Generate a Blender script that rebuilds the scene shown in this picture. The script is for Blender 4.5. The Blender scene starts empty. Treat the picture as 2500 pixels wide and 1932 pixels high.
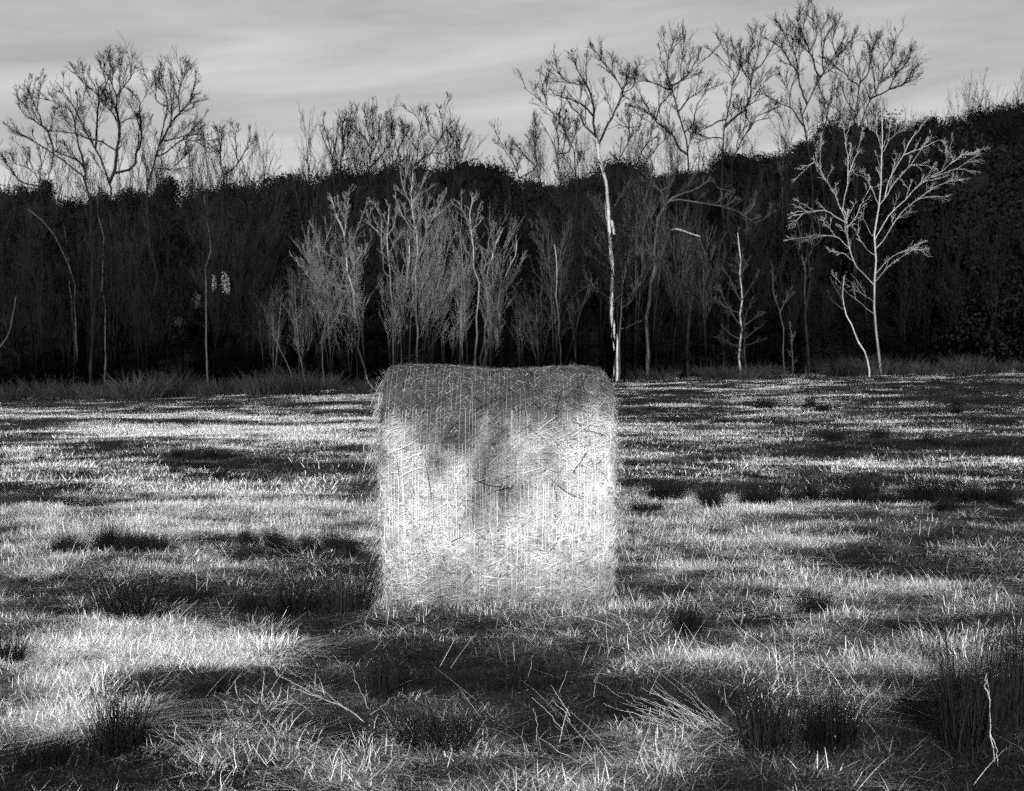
import bpy, math
import numpy as np
from mathutils import Vector

rng = np.random.default_rng(11)
scene = bpy.context.scene
COL = scene.collection
R = math.radians

# ------------------------------------------------------------------ camera, sky, sun, exposure
CAM_Z, FPX, HOR = 1.6, 4167.0, 854.0          # photo pixels are 2500 x 1932
cam_d = bpy.data.cameras.new("camera")
cam = bpy.data.objects.new("camera", cam_d)
COL.objects.link(cam)
cam_d.lens, cam_d.sensor_width = 60.0, 36.0
cam_d.clip_start, cam_d.clip_end = 0.1, 3000.0
cam.location = (0.0, 0.0, CAM_Z)
cam.rotation_euler = (R(90) - math.atan((966.0 - HOR) / FPX), 0.0, 0.0)
cam_d.dof.use_dof = True
cam_d.dof.focus_distance = 10.6
cam_d.dof.aperture_fstop = 9.0
scene.camera = cam

SUN_EL, SUN_AZ = 12.0, 2.5                    # low sun behind the camera, a little to the left
sv = Vector((-math.sin(R(SUN_AZ)) * math.cos(R(SUN_EL)), -math.cos(R(SUN_AZ)) * math.cos(R(SUN_EL)), math.sin(R(SUN_EL))))
sun_d = bpy.data.lights.new("sun", 'SUN')
sun_d.energy, sun_d.angle, sun_d.color = 5.0, R(0.5), (1.0, 1.0, 1.0)
sun = bpy.data.objects.new("sun", sun_d)
COL.objects.link(sun)
sun.rotation_euler = (-sv).to_track_quat('-Z', 'Y').to_euler()
sun.location = (-8, -20, 12)

SKY_STRENGTH = 0.058
world = bpy.data.worlds.new("World")
scene.world = world
world.use_nodes = True
nt = world.node_tree
nt.nodes.clear()
L = nt.links.new
def N(t, **kw):
    n = nt.nodes.new(t)
    for k, v in kw.items(): setattr(n, k, v)
    return n
wo = N('ShaderNodeOutputWorld'); bg = N('ShaderNodeBackground')
sky = N('ShaderNodeTexSky'); sky.sky_type = 'NISHITA'; sky.sun_disc = False
sky.sun_elevation = R(SUN_EL); sky.sun_rotation = R(180 + SUN_AZ)
sky.air_density, sky.dust_density = 1.0, 2.0
bw = N('ShaderNodeRGBToBW'); L(sky.outputs[0], bw.inputs[0])
tc = N('ShaderNodeTexCoord'); sp = N('ShaderNodeSeparateXYZ'); L(tc.outputs['Generated'], sp.inputs[0])
def M(op, a, b=None, clamp=False):
    n = N('ShaderNodeMath', operation=op); n.use_clamp = clamp
    for i, v in enumerate((a, b)):
        if v is None: continue
        if isinstance(v, (int, float)): n.inputs[i].default_value = v
        else: L(v, n.inputs[i])
    return n.outputs[0]
zz = M('ABSOLUTE', sp.outputs['Z'])
tilt = M('MULTIPLY', sp.outputs['X'], -0.10)
hgt = M('ADD', zz, tilt)
cv = N('ShaderNodeCombineXYZ'); L(M('MULTIPLY', sp.outputs['X'], 2.6), cv.inputs[0]); L(M('MULTIPLY', hgt, 17.0), cv.inputs[1]); L(M('MULTIPLY', sp.outputs['Y'], 0.8), cv.inputs[2])
n1 = N('ShaderNodeTexNoise'); n1.inputs['Scale'].default_value = 1.25; n1.inputs['Detail'].default_value = 9.0; n1.inputs['Roughness'].default_value = 0.56
n1.inputs['Distortion'].default_value = 0.5
L(cv.outputs[0], n1.inputs['Vector'])
mr = N('ShaderNodeMapRange'); mr.inputs[1].default_value = 0.30; mr.inputs[2].default_value = 0.68; mr.inputs[3].default_value = 0.66; mr.inputs[4].default_value = 1.24
L(n1.outputs[0], mr.inputs[0])
# a thin even cloud sheet evens out the clear-sky gradient; the streaks modulate it
sheet = M('ADD', M('MULTIPLY', bw.outputs[0], 0.35), 4.6)
glow = M('MULTIPLY', M('SUBTRACT', 1.0, M('MULTIPLY', zz, 5.0, True), True), 3.2)
sk = M('MULTIPLY', M('ADD', sheet, glow), mr.outputs[0])
L(sk, bg.inputs[0]); bg.inputs[1].default_value = SKY_STRENGTH
L(bg.outputs[0], wo.inputs[0])

scene.view_settings.view_transform = 'Standard'
scene.view_settings.look = 'None'
scene.view_settings.exposure = 0.5
scene.view_settings.gamma = 1.0
scene.cycles.use_denoising = False
scene.cycles.max_bounces = 4
scene.cycles.diffuse_bounces = 2
scene.cycles.use_adaptive_sampling = True
scene.cycles.adaptive_threshold = 0.08
scene.cycles.adaptive_min_samples = 16

# ------------------------------------------------------------------ small numpy helpers
def _hash(ix, iy, seed):
    h = (ix.astype(np.int64) * 374761393 + iy.astype(np.int64) * 668265263 + seed * 2147483647) & 0x7fffffff
    h = ((h ^ (h >> 13)) * 1274126177) & 0x7fffffff
    return ((h ^ (h >> 16)) & 0xffff) / 65535.0
def vnoise(x, y, seed=0):
    x = np.asarray(x, float); y = np.asarray(y, float)
    ix, iy = np.floor(x), np.floor(y); fx, fy = x - ix, y - iy
    fx = fx * fx * (3 - 2 * fx); fy = fy * fy * (3 - 2 * fy)
    a, b = _hash(ix, iy, seed), _hash(ix + 1, iy, seed)
    c, d = _hash(ix, iy + 1, seed), _hash(ix + 1, iy + 1, seed)
    return a + (b - a) * fx + (c - a) * fy + (a - b - c + d) * fx * fy
def fbm(x, y, seed=0, oct=4):
    s = 0; a = 0.5; t = 0
    for o in range(oct):
        s = s + a * vnoise(np.asarray(x) * 2 ** o + 17.3 * o, np.asarray(y) * 2 ** o - 9.1 * o, seed + o); t += a; a *= 0.5
    return s / t
def sstep(a, b, x):
    t = np.clip((np.asarray(x, float) - a) / (b - a), 0, 1)
    return t * t * (3 - 2 * t)
def gh(x, y):
    """ground height"""
    x = np.asarray(x, float); y = np.asarray(y, float)
    z = sstep(12, 88, y) * (-0.15 + 0.5 * np.clip(x / 20, -1.6, 1.6))
    z = z + (fbm(x / 3.2, y / 3.2, 5, 3) - 0.5) * 0.16 * sstep(3, 14, np.hypot(x + .1, y - 11.3)) * (1 - sstep(95, 130, y))
    z = z + (fbm(x / .75, y / .75, 15, 2) - .5) * .10 * (1 - sstep(22, 30, y)) * sstep(.9, 2.2, np.hypot(x + .08, y - 11.12))
    z = z + sstep(92, 178, y) * (9.0 + 6.5 * sstep(-18, 46, x)) + sstep(92, 120, y) * (fbm(x / 14, y / 14, 9, 3) - .5) * 2.0
    return z
def P(px, py, Y):
    """a photo pixel seen at distance Y, as a world point"""
    return np.array([(px - 1250.0) / FPX * Y, Y, CAM_Z - (py - HOR) / FPX * Y])
def ground_at(px, py):
    """where the sight line through a photo pixel meets the field"""
    Y = CAM_Z * FPX / max(py - HOR, 12.0)
    for _ in range(12):
        z = float(gh((px - 1250) / FPX * Y, Y)); Y = 0.5 * Y + 0.5 * (CAM_Z - z) * FPX / max(py - HOR, 8.0)
    x = (px - 1250) / FPX * Y
    return np.array([x, Y, float(gh(x, Y))])

def mesh_from(name, verts, faces, shade=None, smooth=True):
    """faces: (n,3) or (n,4) int array; shade: per-vertex brightness kept in the attribute 'tone'"""
    verts = np.ascontiguousarray(verts, dtype=np.float32); faces = np.ascontiguousarray(faces, dtype=np.int32)
    me = bpy.data.meshes.new(name)
    k = faces.shape[1]
    me.vertices.add(len(verts)); me.vertices.foreach_set('co', verts.ravel())
    me.loops.add(faces.size); me.loops.foreach_set('vertex_index', faces.ravel())
    me.polygons.add(len(faces)); me.polygons.foreach_set('loop_start', np.arange(0, faces.size, k, dtype=np.int32))
    me.polygons.foreach_set('use_smooth', np.full(len(faces), smooth))
    if shade is not None:
        at = me.attributes.new('tone', 'FLOAT', 'POINT'); at.data.foreach_set('value', np.ascontiguousarray(shade, dtype=np.float32))
    me.update(calc_edges=True)
    return me

class Acc:
    """collects tubes and ribbons, then becomes one mesh"""
    def __init__(s): s.v, s.f, s.t, s.n = [], [], [], 0
    def add(s, v, f, t):
        s.v.append(v); s.f.append(f + s.n); s.t.append(t); s.n += len(v)
    def mesh(s, name, smooth=True):
        return mesh_from(name, np.concatenate(s.v), np.concatenate(s.f), np.concatenate(s.t), smooth)

def frames(Pt):
    T = np.gradient(Pt, axis=1); T /= np.linalg.norm(T, axis=2, keepdims=True) + 1e-9
    mean = T.mean(axis=1, keepdims=True)
    ref = np.where(np.abs(mean[..., 2:3]) < 0.8, np.array([0., 0., 1.]), np.array([1., 0., 0.]))
    U = np.cross(T, np.broadcast_to(ref, T.shape)); U /= np.linalg.norm(U, axis=2, keepdims=True) + 1e-9
    V = np.cross(T, U)
    return T, U, V
def tubes(acc, Pt, Rd, sides, tone=None):
    """Pt (B,n,3), Rd (B,n): tapered tubes as quads"""
    B, n, _ = Pt.shape
    if B == 0: return
    T, U, V = frames(Pt)
    a = np.arange(sides) * 2 * np.pi / sides
    ring = Pt[:, :, None, :] + Rd[:, :, None, None] * (np.cos(a)[None, None, :, None] * U[:, :, None, :] + np.sin(a)[None, None, :, None] * V[:, :, None, :])
    v = ring.reshape(-1, 3)
    b = np.arange(B)[:, None, None] * n * sides; i = np.arange(n - 1)[None, :, None] * sides; k = np.arange(sides)[None, None, :]
    k2 = (k + 1) % sides
    f = np.stack([b + i + k, b + i + k2, b + i + sides + k2, b + i + sides + k], axis=-1).reshape(-1, 4)
    t = np.ones(B) if tone is None else tone
    acc.add(v, f, np.repeat(t, n * sides))
def ribbons(acc, Pt, W, tone, nrm=None):
    """flat tapering blades; Pt (B,n,3), W (B,n)"""
    B, n, _ = Pt.shape
    T, U, V = frames(Pt)
    side = U
    if nrm is not None:
        side = np.cross(T, nrm); side /= np.linalg.norm(side, axis=2, keepdims=True) + 1e-9
    v = np.stack([Pt - side * W[..., None], Pt + side * W[..., None]], axis=2).reshape(-1, 3)
    b = np.arange(B)[:, None] * n * 2; i = np.arange(n - 1)[None, :] * 2
    f = np.stack([b + i, b + i + 1, b + i + 3, b + i + 2], axis=-1).reshape(-1, 4)
    acc.add(v, f, np.repeat(tone, n * 2))

def unit(v): return v / (np.linalg.norm(v, axis=-1, keepdims=True) + 1e-9)
def sample_along(Pt, t):
    B, n, _ = Pt.shape
    s = t * (n - 1); i = np.clip(np.floor(s).astype(int), 0, n - 2); fr = (s - i)[..., None]
    b = np.arange(B)[:, None]
    p0, p1 = Pt[b, i], Pt[b, i + 1]
    return p0 + (p1 - p0) * fr, unit(p1 - p0), i, fr[..., 0]
def grow(Pt, Rd, k, t0, ratio, ang, up, npts, r_ratio, rmin, g, wob=0.10, lmin=0.0, flat=1.0, lmax=1e9, abslen=0.0):
    """children of a batch of branches"""
    B, n, _ = Pt.shape
    Ln = np.linalg.norm(np.diff(Pt, axis=1), axis=2).sum(1)
    t = t0 + (1 - t0) * (np.arange(k)[None, :] + g.random((B, k))) / k
    base, tan, i, fr = sample_along(Pt, np.clip(t, 0, 0.999))
    b = np.arange(B)[:, None]
    pr = Rd[b, i] * (1 - fr) + Rd[b, i + 1] * fr
    rnd = unit(g.normal(size=(B, k, 3)) * np.array([1, flat, 1]))
    perp = unit(np.cross(tan, rnd))
    a = ang * (0.65 + 0.7 * g.random((B, k)))[..., None]
    d = unit(tan * np.cos(a) + perp * np.sin(a) + np.array([0, 0, up]))
    Lc = np.maximum(Ln[:, None] * ratio * (0.6 + 0.8 * g.random((B, k))) * (1.15 - 0.55 * t), lmin); Lc = np.minimum(Lc, lmax * (0.6 + 0.4 * g.random((B, k))))
    if abslen: Lc = abslen * (0.6 + 0.8 * g.random((B, k))) * (1.3 - 1.0 * t)
    s = np.linspace(0, 1, npts)
    pts = base[:, :, None, :] + d[:, :, None, :] * (Lc[..., None] * s)[..., None]
    pts[..., 2] += (up * 0.18 * Lc[..., None] * s ** 2)
    w = g.normal(size=pts.shape) * (Lc[..., None] * wob * s)[..., None]
    pts = pts + w
    rad = np.maximum(np.minimum(pr * r_ratio, pr)[..., None] * (1 - 0.72 * s), rmin)
    rad = np.maximum(rad * np.where(s > 0.99, 0.6, 1.0), rmin * 0.7)
    return pts.reshape(B * k, npts, 3), rad.reshape(B * k, npts)
def resample(p, n, g=None, wob=0.0):
    p = np.asarray(p, float)
    # Catmull-Rom through the points
    q = np.vstack([2 * p[0] - p[1], p, 2 * p[-1] - p[-2]])
    out = []
    for i in range(len(p) - 1):
        a, b, c, d = q[i], q[i + 1], q[i + 2], q[i + 3]
        for t in np.linspace(0, 1, 8, endpoint=False):
            out.append(0.5 * ((2 * b) + (c - a) * t + (2 * a - 5 * b + 4 * c - d) * t ** 2 + (-a + 3 * b - 3 * c + d) * t ** 3))
    out.append(p[-1]); out = np.array(out)
    s = np.r_[0, np.cumsum(np.linalg.norm(np.diff(out, axis=0), axis=1))]
    u = np.linspace(0, s[-1], n)
    r = np.stack([np.interp(u, s, out[:, k]) for k in range(out.shape[1])], 1)
    if g is not None and wob:
        w = g.normal(size=r.shape) * wob * s[-1]; w[0] = 0; r = r + w
    return r

# ------------------------------------------------------------------ materials (a black-and-white photograph: neutral greys)
MATS = {}
def mat(name, base, rough=0.9, var=0.35, scale=6.0, bump=0.0, tone=False, rand=0.0, spec=0.0, stretch=(1, 1, 1)):
    if name in MATS: return MATS[name]
    m = bpy.data.materials.new(name); m.use_nodes = True; t = m.node_tree
    bs = t.nodes['Principled BSDF']; bs.inputs['Roughness'].default_value = rough; bs.inputs['Specular IOR Level'].default_value = spec
    co = t.nodes.new('ShaderNodeTexCoord'); mp = t.nodes.new('ShaderNodeMapping'); mp.inputs['Scale'].default_value = stretch
    t.links.new(co.outputs['Object'], mp.inputs[0])
    nz = t.nodes.new('ShaderNodeTexNoise'); nz.inputs['Scale'].default_value = scale; nz.inputs['Detail'].default_value = 5.0
    t.links.new(mp.outputs[0], nz.inputs['Vector'])
    r = t.nodes.new('ShaderNodeMapRange'); r.inputs[1].default_value = 0.3; r.inputs[2].default_value = 0.7
    r.inputs[3].default_value = base * (1 - var); r.inputs[4].default_value = base * (1 + var)
    t.links.new(nz.outputs[0], r.inputs[0]); out = r.outputs[0]
    def mul(a, b):
        n = t.nodes.new('ShaderNodeMath'); n.operation = 'MULTIPLY'; t.links.new(a, n.inputs[0]); t.links.new(b, n.inputs[1]); return n.outputs[0]
    if tone:
        at = t.nodes.new('ShaderNodeAttribute'); at.attribute_name = 'tone'; out = mul(out, at.outputs['Fac'])
    if rand:
        oi = t.nodes.new('ShaderNodeObjectInfo'); q = t.nodes.new('ShaderNodeMapRange'); q.inputs[3].default_value = 1 - rand; q.inputs[4].default_value = 1 + rand
        t.links.new(oi.outputs['Random'], q.inputs[0]); out = mul(out, q.outputs[0])
    t.links.new(out, bs.inputs['Base Color'])
    if bump:
        bp = t.nodes.new('ShaderNodeBump'); bp.inputs['Strength'].default_value = bump; bp.inputs['Distance'].default_value = 0.02
        t.links.new(nz.outputs[0], bp.inputs['Height']); t.links.new(bp.outputs[0], bs.inputs['Normal'])
    MATS[name] = m
    return m

def obj(name, me, m=None, parent=None, loc=None):
    o = bpy.data.objects.new(name, me); COL.objects.link(o)
    if m is not None and me is not None:
        if not me.materials: me.materials.append(m)
        elif me.materials[0] is not m:
            o.material_slots[0].link = 'OBJECT'; o.material_slots[0].material = m
    if parent is not None: o.parent = parent
    if loc is not None: o.location = loc
    return o
def tag(o, label=None, cat=None, group=None, kind=None):
    if label: o['label'] = label
    if cat: o['category'] = cat
    if group: o['group'] = group
    if kind: o['kind'] = kind
    return o
def empty(name, loc, label, cat, group=None):
    o = bpy.data.objects.new(name, None); COL.objects.link(o); o.location = loc; o.empty_display_size = 0.2
    return tag(o, label, cat, group)

# ------------------------------------------------------------------ ground
gx = np.unique(np.concatenate([np.linspace(-420, -60, 19), np.linspace(-60, -12, 49), np.linspace(-12, 12, 161), np.linspace(12, 60, 49), np.linspace(60, 420, 19)]))
gy = np.unique(np.concatenate([np.linspace(-160, 0, 17), np.linspace(0, 24, 161), np.linspace(24, 100, 115), np.linspace(100, 240, 57), np.linspace(240, 900, 23)]))
GX, GY = np.meshgrid(gx, gy); GZ = gh(GX, GY)
nx, ny = len(gx), len(gy)
ii = (np.arange(ny - 1)[:, None] * nx + np.arange(nx - 1)[None, :])
gf = np.stack([ii, ii + 1, ii + 1 + nx, ii + nx], -1).reshape(-1, 4)
ground = obj('ground', mesh_from('ground', np.stack([GX, GY, GZ], -1).reshape(-1, 3), gf), mat('soil_and_thatch', 0.012, var=0.6, scale=9.0, bump=0.8))
tag(ground, kind='structure')

# ------------------------------------------------------------------ trees
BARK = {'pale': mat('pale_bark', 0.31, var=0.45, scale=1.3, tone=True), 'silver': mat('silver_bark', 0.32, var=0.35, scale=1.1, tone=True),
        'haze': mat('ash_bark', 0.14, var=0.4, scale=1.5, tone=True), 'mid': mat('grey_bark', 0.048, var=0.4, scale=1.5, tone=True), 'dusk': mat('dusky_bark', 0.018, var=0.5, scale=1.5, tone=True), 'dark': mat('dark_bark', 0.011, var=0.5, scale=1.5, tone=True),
        'black': mat('black_bark', 0.008, var=0.5, scale=1.5, tone=True)}

def hero_tree(name, label, Y, limbs, seed, bark='dark', twig='dark', to_ground=True, k=(6, 6, 5), t0=0.3, ratio=0.40, ang=0.62, up=0.38, rmin=0.0105, extras=None, group=None, sides=6, dens=1.0, ground_px=None, lowdark=0.0, rs=1.0, rl=1.0, tip=.28, leaves=(), gap=.36):
    """limbs: [(pixel points, half width px at start, at end)]; every limb gets its own depth in the crown"""
    g = np.random.default_rng(seed)
    s = Y / FPX
    if name == 'bare_tree' and seed not in (15, 36): rs = rs * .72
    done_px, done_dy = [], []
    P0, R0 = [], []
    lim = [list(l) for l in limbs]
    pts0 = [tuple(p) for p in lim[0][0]]
    bx = pts0[0][0] if ground_px is None else ground_px
    zg = float(gh((bx - 1250) * s, Y))
    if to_ground:
        gyp = HOR + (CAM_Z - zg + 0.15) / s
        p1 = pts0[0]
        if gyp - p1[1] > 60: pts0 = [(bx, gyp), (0.5 * bx + 0.5 * p1[0] + g.normal() * 4, 0.5 * (gyp + p1[1]))] + pts0
        elif gyp > p1[1] + 5: pts0 = [(bx, gyp)] + pts0
        lim[0][0] = pts0
    for li, (pts, r0, r1) in enumerate(lim):
        px = resample(pts, 12, g, 0.006)
        Lp = np.linalg.norm(np.diff(px, axis=0), axis=1).sum()
        if li == 0: d0 = 0.0
        else:
            A = np.array(done_px); j = np.argmin(((A - px[0]) ** 2).sum(1)); d0 = done_dy[j]
            if ((A[j] - px[0]) ** 2).sum() < 60 ** 2: px[0] = A[j]
        px[1] = .5 * (px[0] + px[2]) * .5 + px[1] * .5
        d1 = d0 + (0 if li == 0 else g.uniform(-0.75, 0.75) * Lp * s)
        dy = d0 + (d1 - d0) * np.linspace(0, 1, 12) ** 1.3
        fi = np.linspace(0, 11, 90); done_px += list(np.stack([np.interp(fi, np.arange(12), px[:, c_]) for c_ in (0, 1)], 1)); done_dy += list(np.interp(fi, np.arange(12), dy))
        P0.append(np.array([P(a, b, Y + c) for (a, b), c in zip(px, dy)])); R0.append(np.linspace(r0, r1, 12) * s * (rs if li == 0 else rs * rl))
    P0, R0 = np.array(P0), np.array(R0)
    org = np.array([(bx - 1250) * s, Y, zg])
    root = empty(name, org, label, 'tree', group)
    ta = Acc(); tubes(ta, P0[:1] - org, R0[:1], sides + 2)
    ca = Acc(); tubes(ca, P0[1:] - org, R0[1:], sides)
    src_P, src_R = P0, R0
    H = P0[..., 2].max() - zg
    lo, hi = 0.045 * H * dens, 0.085 * H * dens; k = (k[0], 4, 2) if name == 'bare_tree' else (k[0], 3, 2); R0[1:] *= .85
    # secondary limbs, then side branches, then twigs; how many goes with the length of what carries them
    def by_length(Pp, Rr, kmax, gap_, t_0, an, u_, npts, rr_, rm, leng):
        q, w = grow(Pp, Rr, kmax, t_0, 0, an, u_, npts, rr_, rm, g, .025, 0, .8, 1e9, leng)
        ll = np.linalg.norm(np.diff(Pp, axis=1), axis=2).sum(1)
        keep = g.random(len(q)) < np.repeat(np.clip(ll / (kmax * gap_), .03, 1), kmax)
        keep[:1] = True
        return q[keep], w[keep]
    tt0 = np.full(len(P0), t0)
    Sp, Sr = by_length(P0[1:] if len(P0) > 1 else P0, R0[1:] if len(P0) > 1 else R0, 12, gap * 2.6, t0, ang, up, 12, .5, rmin * 1.5, .105 * H * dens)
    Up, Ur = by_length(P0[:1], R0[:1], 10, gap * 2.6, .62, ang, up, 12, .45, rmin * 1.5, .09 * H * dens)
    Sp, Sr = np.concatenate([Sp, Up]), np.concatenate([Sr, Ur])
    tubes(ca, Sp - org, Sr, 4, 0.75 + 0.5 * g.random(len(Sp)))
    Bp, Br = np.concatenate([P0[1:], Sp]), np.concatenate([R0[1:], Sr])
    L1p, L1r = by_length(Bp, Br, 14, gap, .22, .55, up * .7, 5, .5, rmin, .055 * H * dens)
    Ep, Er = grow(Bp, Br, 2, 0.9, 0, .35, up * .6, 5, .8, rmin, g, .03, 0, .8, 1e9, .06 * H * dens * max(tip, .05) / .3)
    L1p, L1r = np.concatenate([Ep, L1p]), np.concatenate([Er, L1r])
    L2p, L2r = grow(L1p, L1r, k[1], 0.15, 0.55, 0.55, up * 0.5, 4, 0.6, rmin * 0.68, g, .03)
    tubes(ca, L1p - org, L1r, 3, 0.7 + 0.6 * g.random(len(L1p))); tubes(ca, L2p - org, L2r, 3, 0.7 + 0.6 * g.random(len(L2p)))
    if len(k) > 2 and k[2]:
        L3p, L3r = grow(L2p, L2r, k[2], 0.1, 0.6, 0.5, up * 0.4, 3, 0.7, rmin * 0.55, g, .04)
        tubes(ca, L3p - org, L3r, 3, 0.7 + 0.6 * g.random(len(L3p)))
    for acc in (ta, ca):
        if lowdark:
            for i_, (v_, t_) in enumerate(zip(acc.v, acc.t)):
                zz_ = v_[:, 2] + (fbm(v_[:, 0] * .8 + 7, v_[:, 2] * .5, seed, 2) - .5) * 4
                acc.t[i_] = t_ * (1 - lowdark + lowdark * sstep(2.0, 8.0, zz_))  # shadow at the foot of the wood, painted into the lower bark
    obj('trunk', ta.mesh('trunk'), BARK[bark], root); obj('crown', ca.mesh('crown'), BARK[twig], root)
    for nm, pts, r0, r1, bk in (extras or []):
        a = Acc(); px = resample(pts, 8)
        tubes(a, np.array([[P(q[0], q[1], Y - 0.25) for q in px]]) - org, np.array([np.linspace(r0, r1, 8) * s]), 6)
        obj(nm, a.mesh(nm), BARK[bk], root)
    for lx, ly, hw, hh_, mn in leaves:                      # dry leaves still hanging on the twigs
        c_ = P(lx, ly, Y) - org; n_ = 420
        q_ = unit(g.normal(size=(n_, 3))) * g.random((n_, 1)) ** .5; q_ = q_ * (.55 + .9 * vnoise(q_[:, 0] * 2.5 + lx, q_[:, 2] * 2.5, seed))[:, None] * np.array([hw * s, hw * s, hh_ * s]) + c_
        a_ = unit(g.normal(size=(n_, 3))); b_ = unit(np.cross(a_, g.normal(size=(n_, 3)))); sz_ = g.uniform(.025, .05, n_)[:, None]
        v_ = np.stack([q_ - a_ * sz_, q_ + b_ * sz_ * .6, q_ + a_ * sz_, q_ - b_ * sz_ * .6], 1).reshape(-1, 3)
        tag(obj('leaf_clump', mesh_from('leaf_clump', v_, np.arange(n_ * 4).reshape(-1, 4), None, False), mat(mn, .22 if mn == 'pale_leaf' else .05, var=.4, scale=4.0), root), kind='stuff')
    return root

def Z(ox, oy, sc): return lambda *p: [(ox + a * sc, oy + b * sc) for a, b in p]
z1, z2, z3, z4 = Z(0, 100, .293), Z(600, 250, .293), Z(1200, 100, .237), Z(1700, 30, .2747)
z5, z6, z7, z8 = Z(0, 480, .3205), Z(650, 480, .3205), Z(1350, 400, .3317), Z(1900, 250, .4208)

hero_tree('bare_tree', 'spreading bare tree leaning out leftmost in the left skyline clump', 92, [
    (z1((760, 1300), (740, 1180), (600, 1060), (470, 940), (300, 830), (130, 805)), 7, 1.5),
    (z1((470, 940), (430, 810), (370, 720), (230, 630), (170, 550)), 4, 1.2),
    (z1((370, 720), (340, 620), (300, 530), (250, 420)), 2.5, 1),
    (z1((740, 1180), (690, 1030), (560, 960), (480, 930)), 4, 2),
    (z1((720, 1100), (690, 960), (650, 820), (640, 700), (600, 580), (500, 540), (390, 490)), 4, 1.2),
    (z1((300, 830), (180, 780), (80, 720)), 2.2, 1)], 1, 'dark', 'dark', k=(7, 6, 5))
hero_tree('bare_tree', 'tall bare tree with several upright limbs in middle of left skyline clump', 95, [
    (z1((940, 1300), (920, 1150), (850, 960), (800, 860), (720, 710), (620, 540), (560, 460), (480, 370)), 7, 1.3),
    (z1((830, 880), (820, 700), (830, 560), (840, 480), (790, 430), (690, 350)), 4, 1.2),
    (z1((840, 480), (890, 400), (890, 320), (850, 230)), 2.5, 1),
    (z1((970, 1160), (980, 960), (1010, 800), (1010, 700), (990, 600), (990, 480), (1020, 430), (1100, 330), (1110, 240)), 6, 1.2),
    (z1((1010, 700), (940, 600), (860, 510)), 2.5, 1),
    (z1((990, 480), (950, 380), (920, 270)), 2.5, 1), (z1((1020, 430), (1010, 330), (1020, 220)), 2, 1),
    (z1((930, 920), (870, 850), (760, 830), (650, 780), (560, 770), (420, 750)), 3, 1.2),
    (z1((1100, 1170), (1150, 960), (1190, 830), (1180, 650), (1180, 540), (1130, 470), (1080, 410)), 5, 1.2),
    (z1((1020, 690), (1080, 660), (1150, 655)), 2, 1)], 2, 'dark', 'dark', k=(7, 6, 5))
hero_tree('bare_tree', 'bare tree with fanned limbs rightmost in the left skyline clump', 94, [
    (z1((1240, 1300), (1250, 1150), (1320, 950), (1360, 850), (1370, 700), (1385, 560), (1380, 450), (1360, 280)), 7, 1.2),
    (z1((1350, 880), (1420, 720), (1510, 610), (1600, 530), (1720, 500)), 4.5, 1.1),
    (z1((1510, 610), (1500, 480), (1530, 300)), 2.5, 1), (z1((1600, 530), (1610, 450), (1640, 380)), 2, 1),
    (z1((1380, 850), (1500, 810), (1660, 790)), 3, 1), (z1((1350, 970), (1450, 890), (1540, 830), (1680, 860)), 3, 1),
    (z1((1385, 560), (1310, 490), (1330, 350)), 2.4, 1), (z1((1420, 720), (1440, 600), (1430, 450)), 2.4, 1),
    (z1((1320, 1070), (1450, 1075), (1560, 1060)), 2.2, 1)], 3, 'dark', 'dark', k=(7, 6, 5))
hero_tree('bare_tree', 'low bare tree at the far left edge of the skyline', 98, [
    (z1((350, 1250), (340, 1150), (280, 1030), (200, 880), (170, 850)), 3, 1), (z1((210, 1220), (90, 1060), (10, 930)), 3, 1),
    (z1((350, 1180), (355, 1000), (340, 900)), 2, 1), (z1((330, 1130), (230, 1060), (110, 1020)), 2, 1), (z1((400, 1200), (440, 1050), (450, 980)), 2, 1)], 4, 'dark', 'dark', k=(6, 6, 4))
hero_tree('bare_tree', 'small forked bare tree just right of the left skyline clump', 100, [
    (z1((1880, 1250), (1870, 1120), (1830, 960), (1760, 870), (1700, 800)), 4, 1), (z1((1850, 1030), (1840, 850), (1820, 740)), 2.5, 1),
    (z1((1890, 1130), (1990, 1020), (2040, 940), (2080, 850)), 3, 1), (z1((1985, 1010), (1970, 800), (1990, 730)), 2.2, 1)], 5, 'dark', 'dark', k=(7, 6, 4))
hero_tree('bare_tree', 'narrow upright bare tree, left one of the dense skyline pair', 104, [
    (z2((720, 760), (715, 600), (715, 450), (700, 300), (640, 170)), 4.5, 1), (z2((720, 500), (740, 400), (760, 300), (770, 190)), 3, 1),
    (z2((715, 450), (660, 330), (625, 230)), 2.4, 1)], 6, 'dark', 'black', k=(10, 8, 5), ang=0.45, up=0.5)
hero_tree('bare_tree', 'narrow upright bare tree, right one of the dense skyline pair', 105, [
    (z2((800, 760), (810, 500), (830, 400), (870, 300), (910, 230)), 4, 1), (z2((830, 420), (810, 300), (815, 190)), 3, 1),
    (z2((825, 490), (870, 470), (920, 480)), 2, 1), (z2((850, 340), (860, 250), (860, 170)), 2, 1)], 7, 'dark', 'black', k=(9, 8, 5), ang=0.5, up=0.45)
hero_tree('bare_tree', 'round-topped bare tree in middle of the low skyline row', 108, [
    (z2((1020, 700), (1035, 550), (1070, 430), (1060, 300), (1050, 150)), 4, 1), (z2((1070, 430), (1110, 280), (1120, 150)), 2.8, 1),
    (z2((1065, 410), (970, 280), (930, 230)), 2.6, 1), (z2((1050, 540), (1120, 460), (1200, 370), (1230, 300)), 3, 1), (z2((1060, 330), (1010, 210), (1000, 150)), 2, 1)], 8, 'dark', 'black', k=(9, 7, 5))
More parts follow.
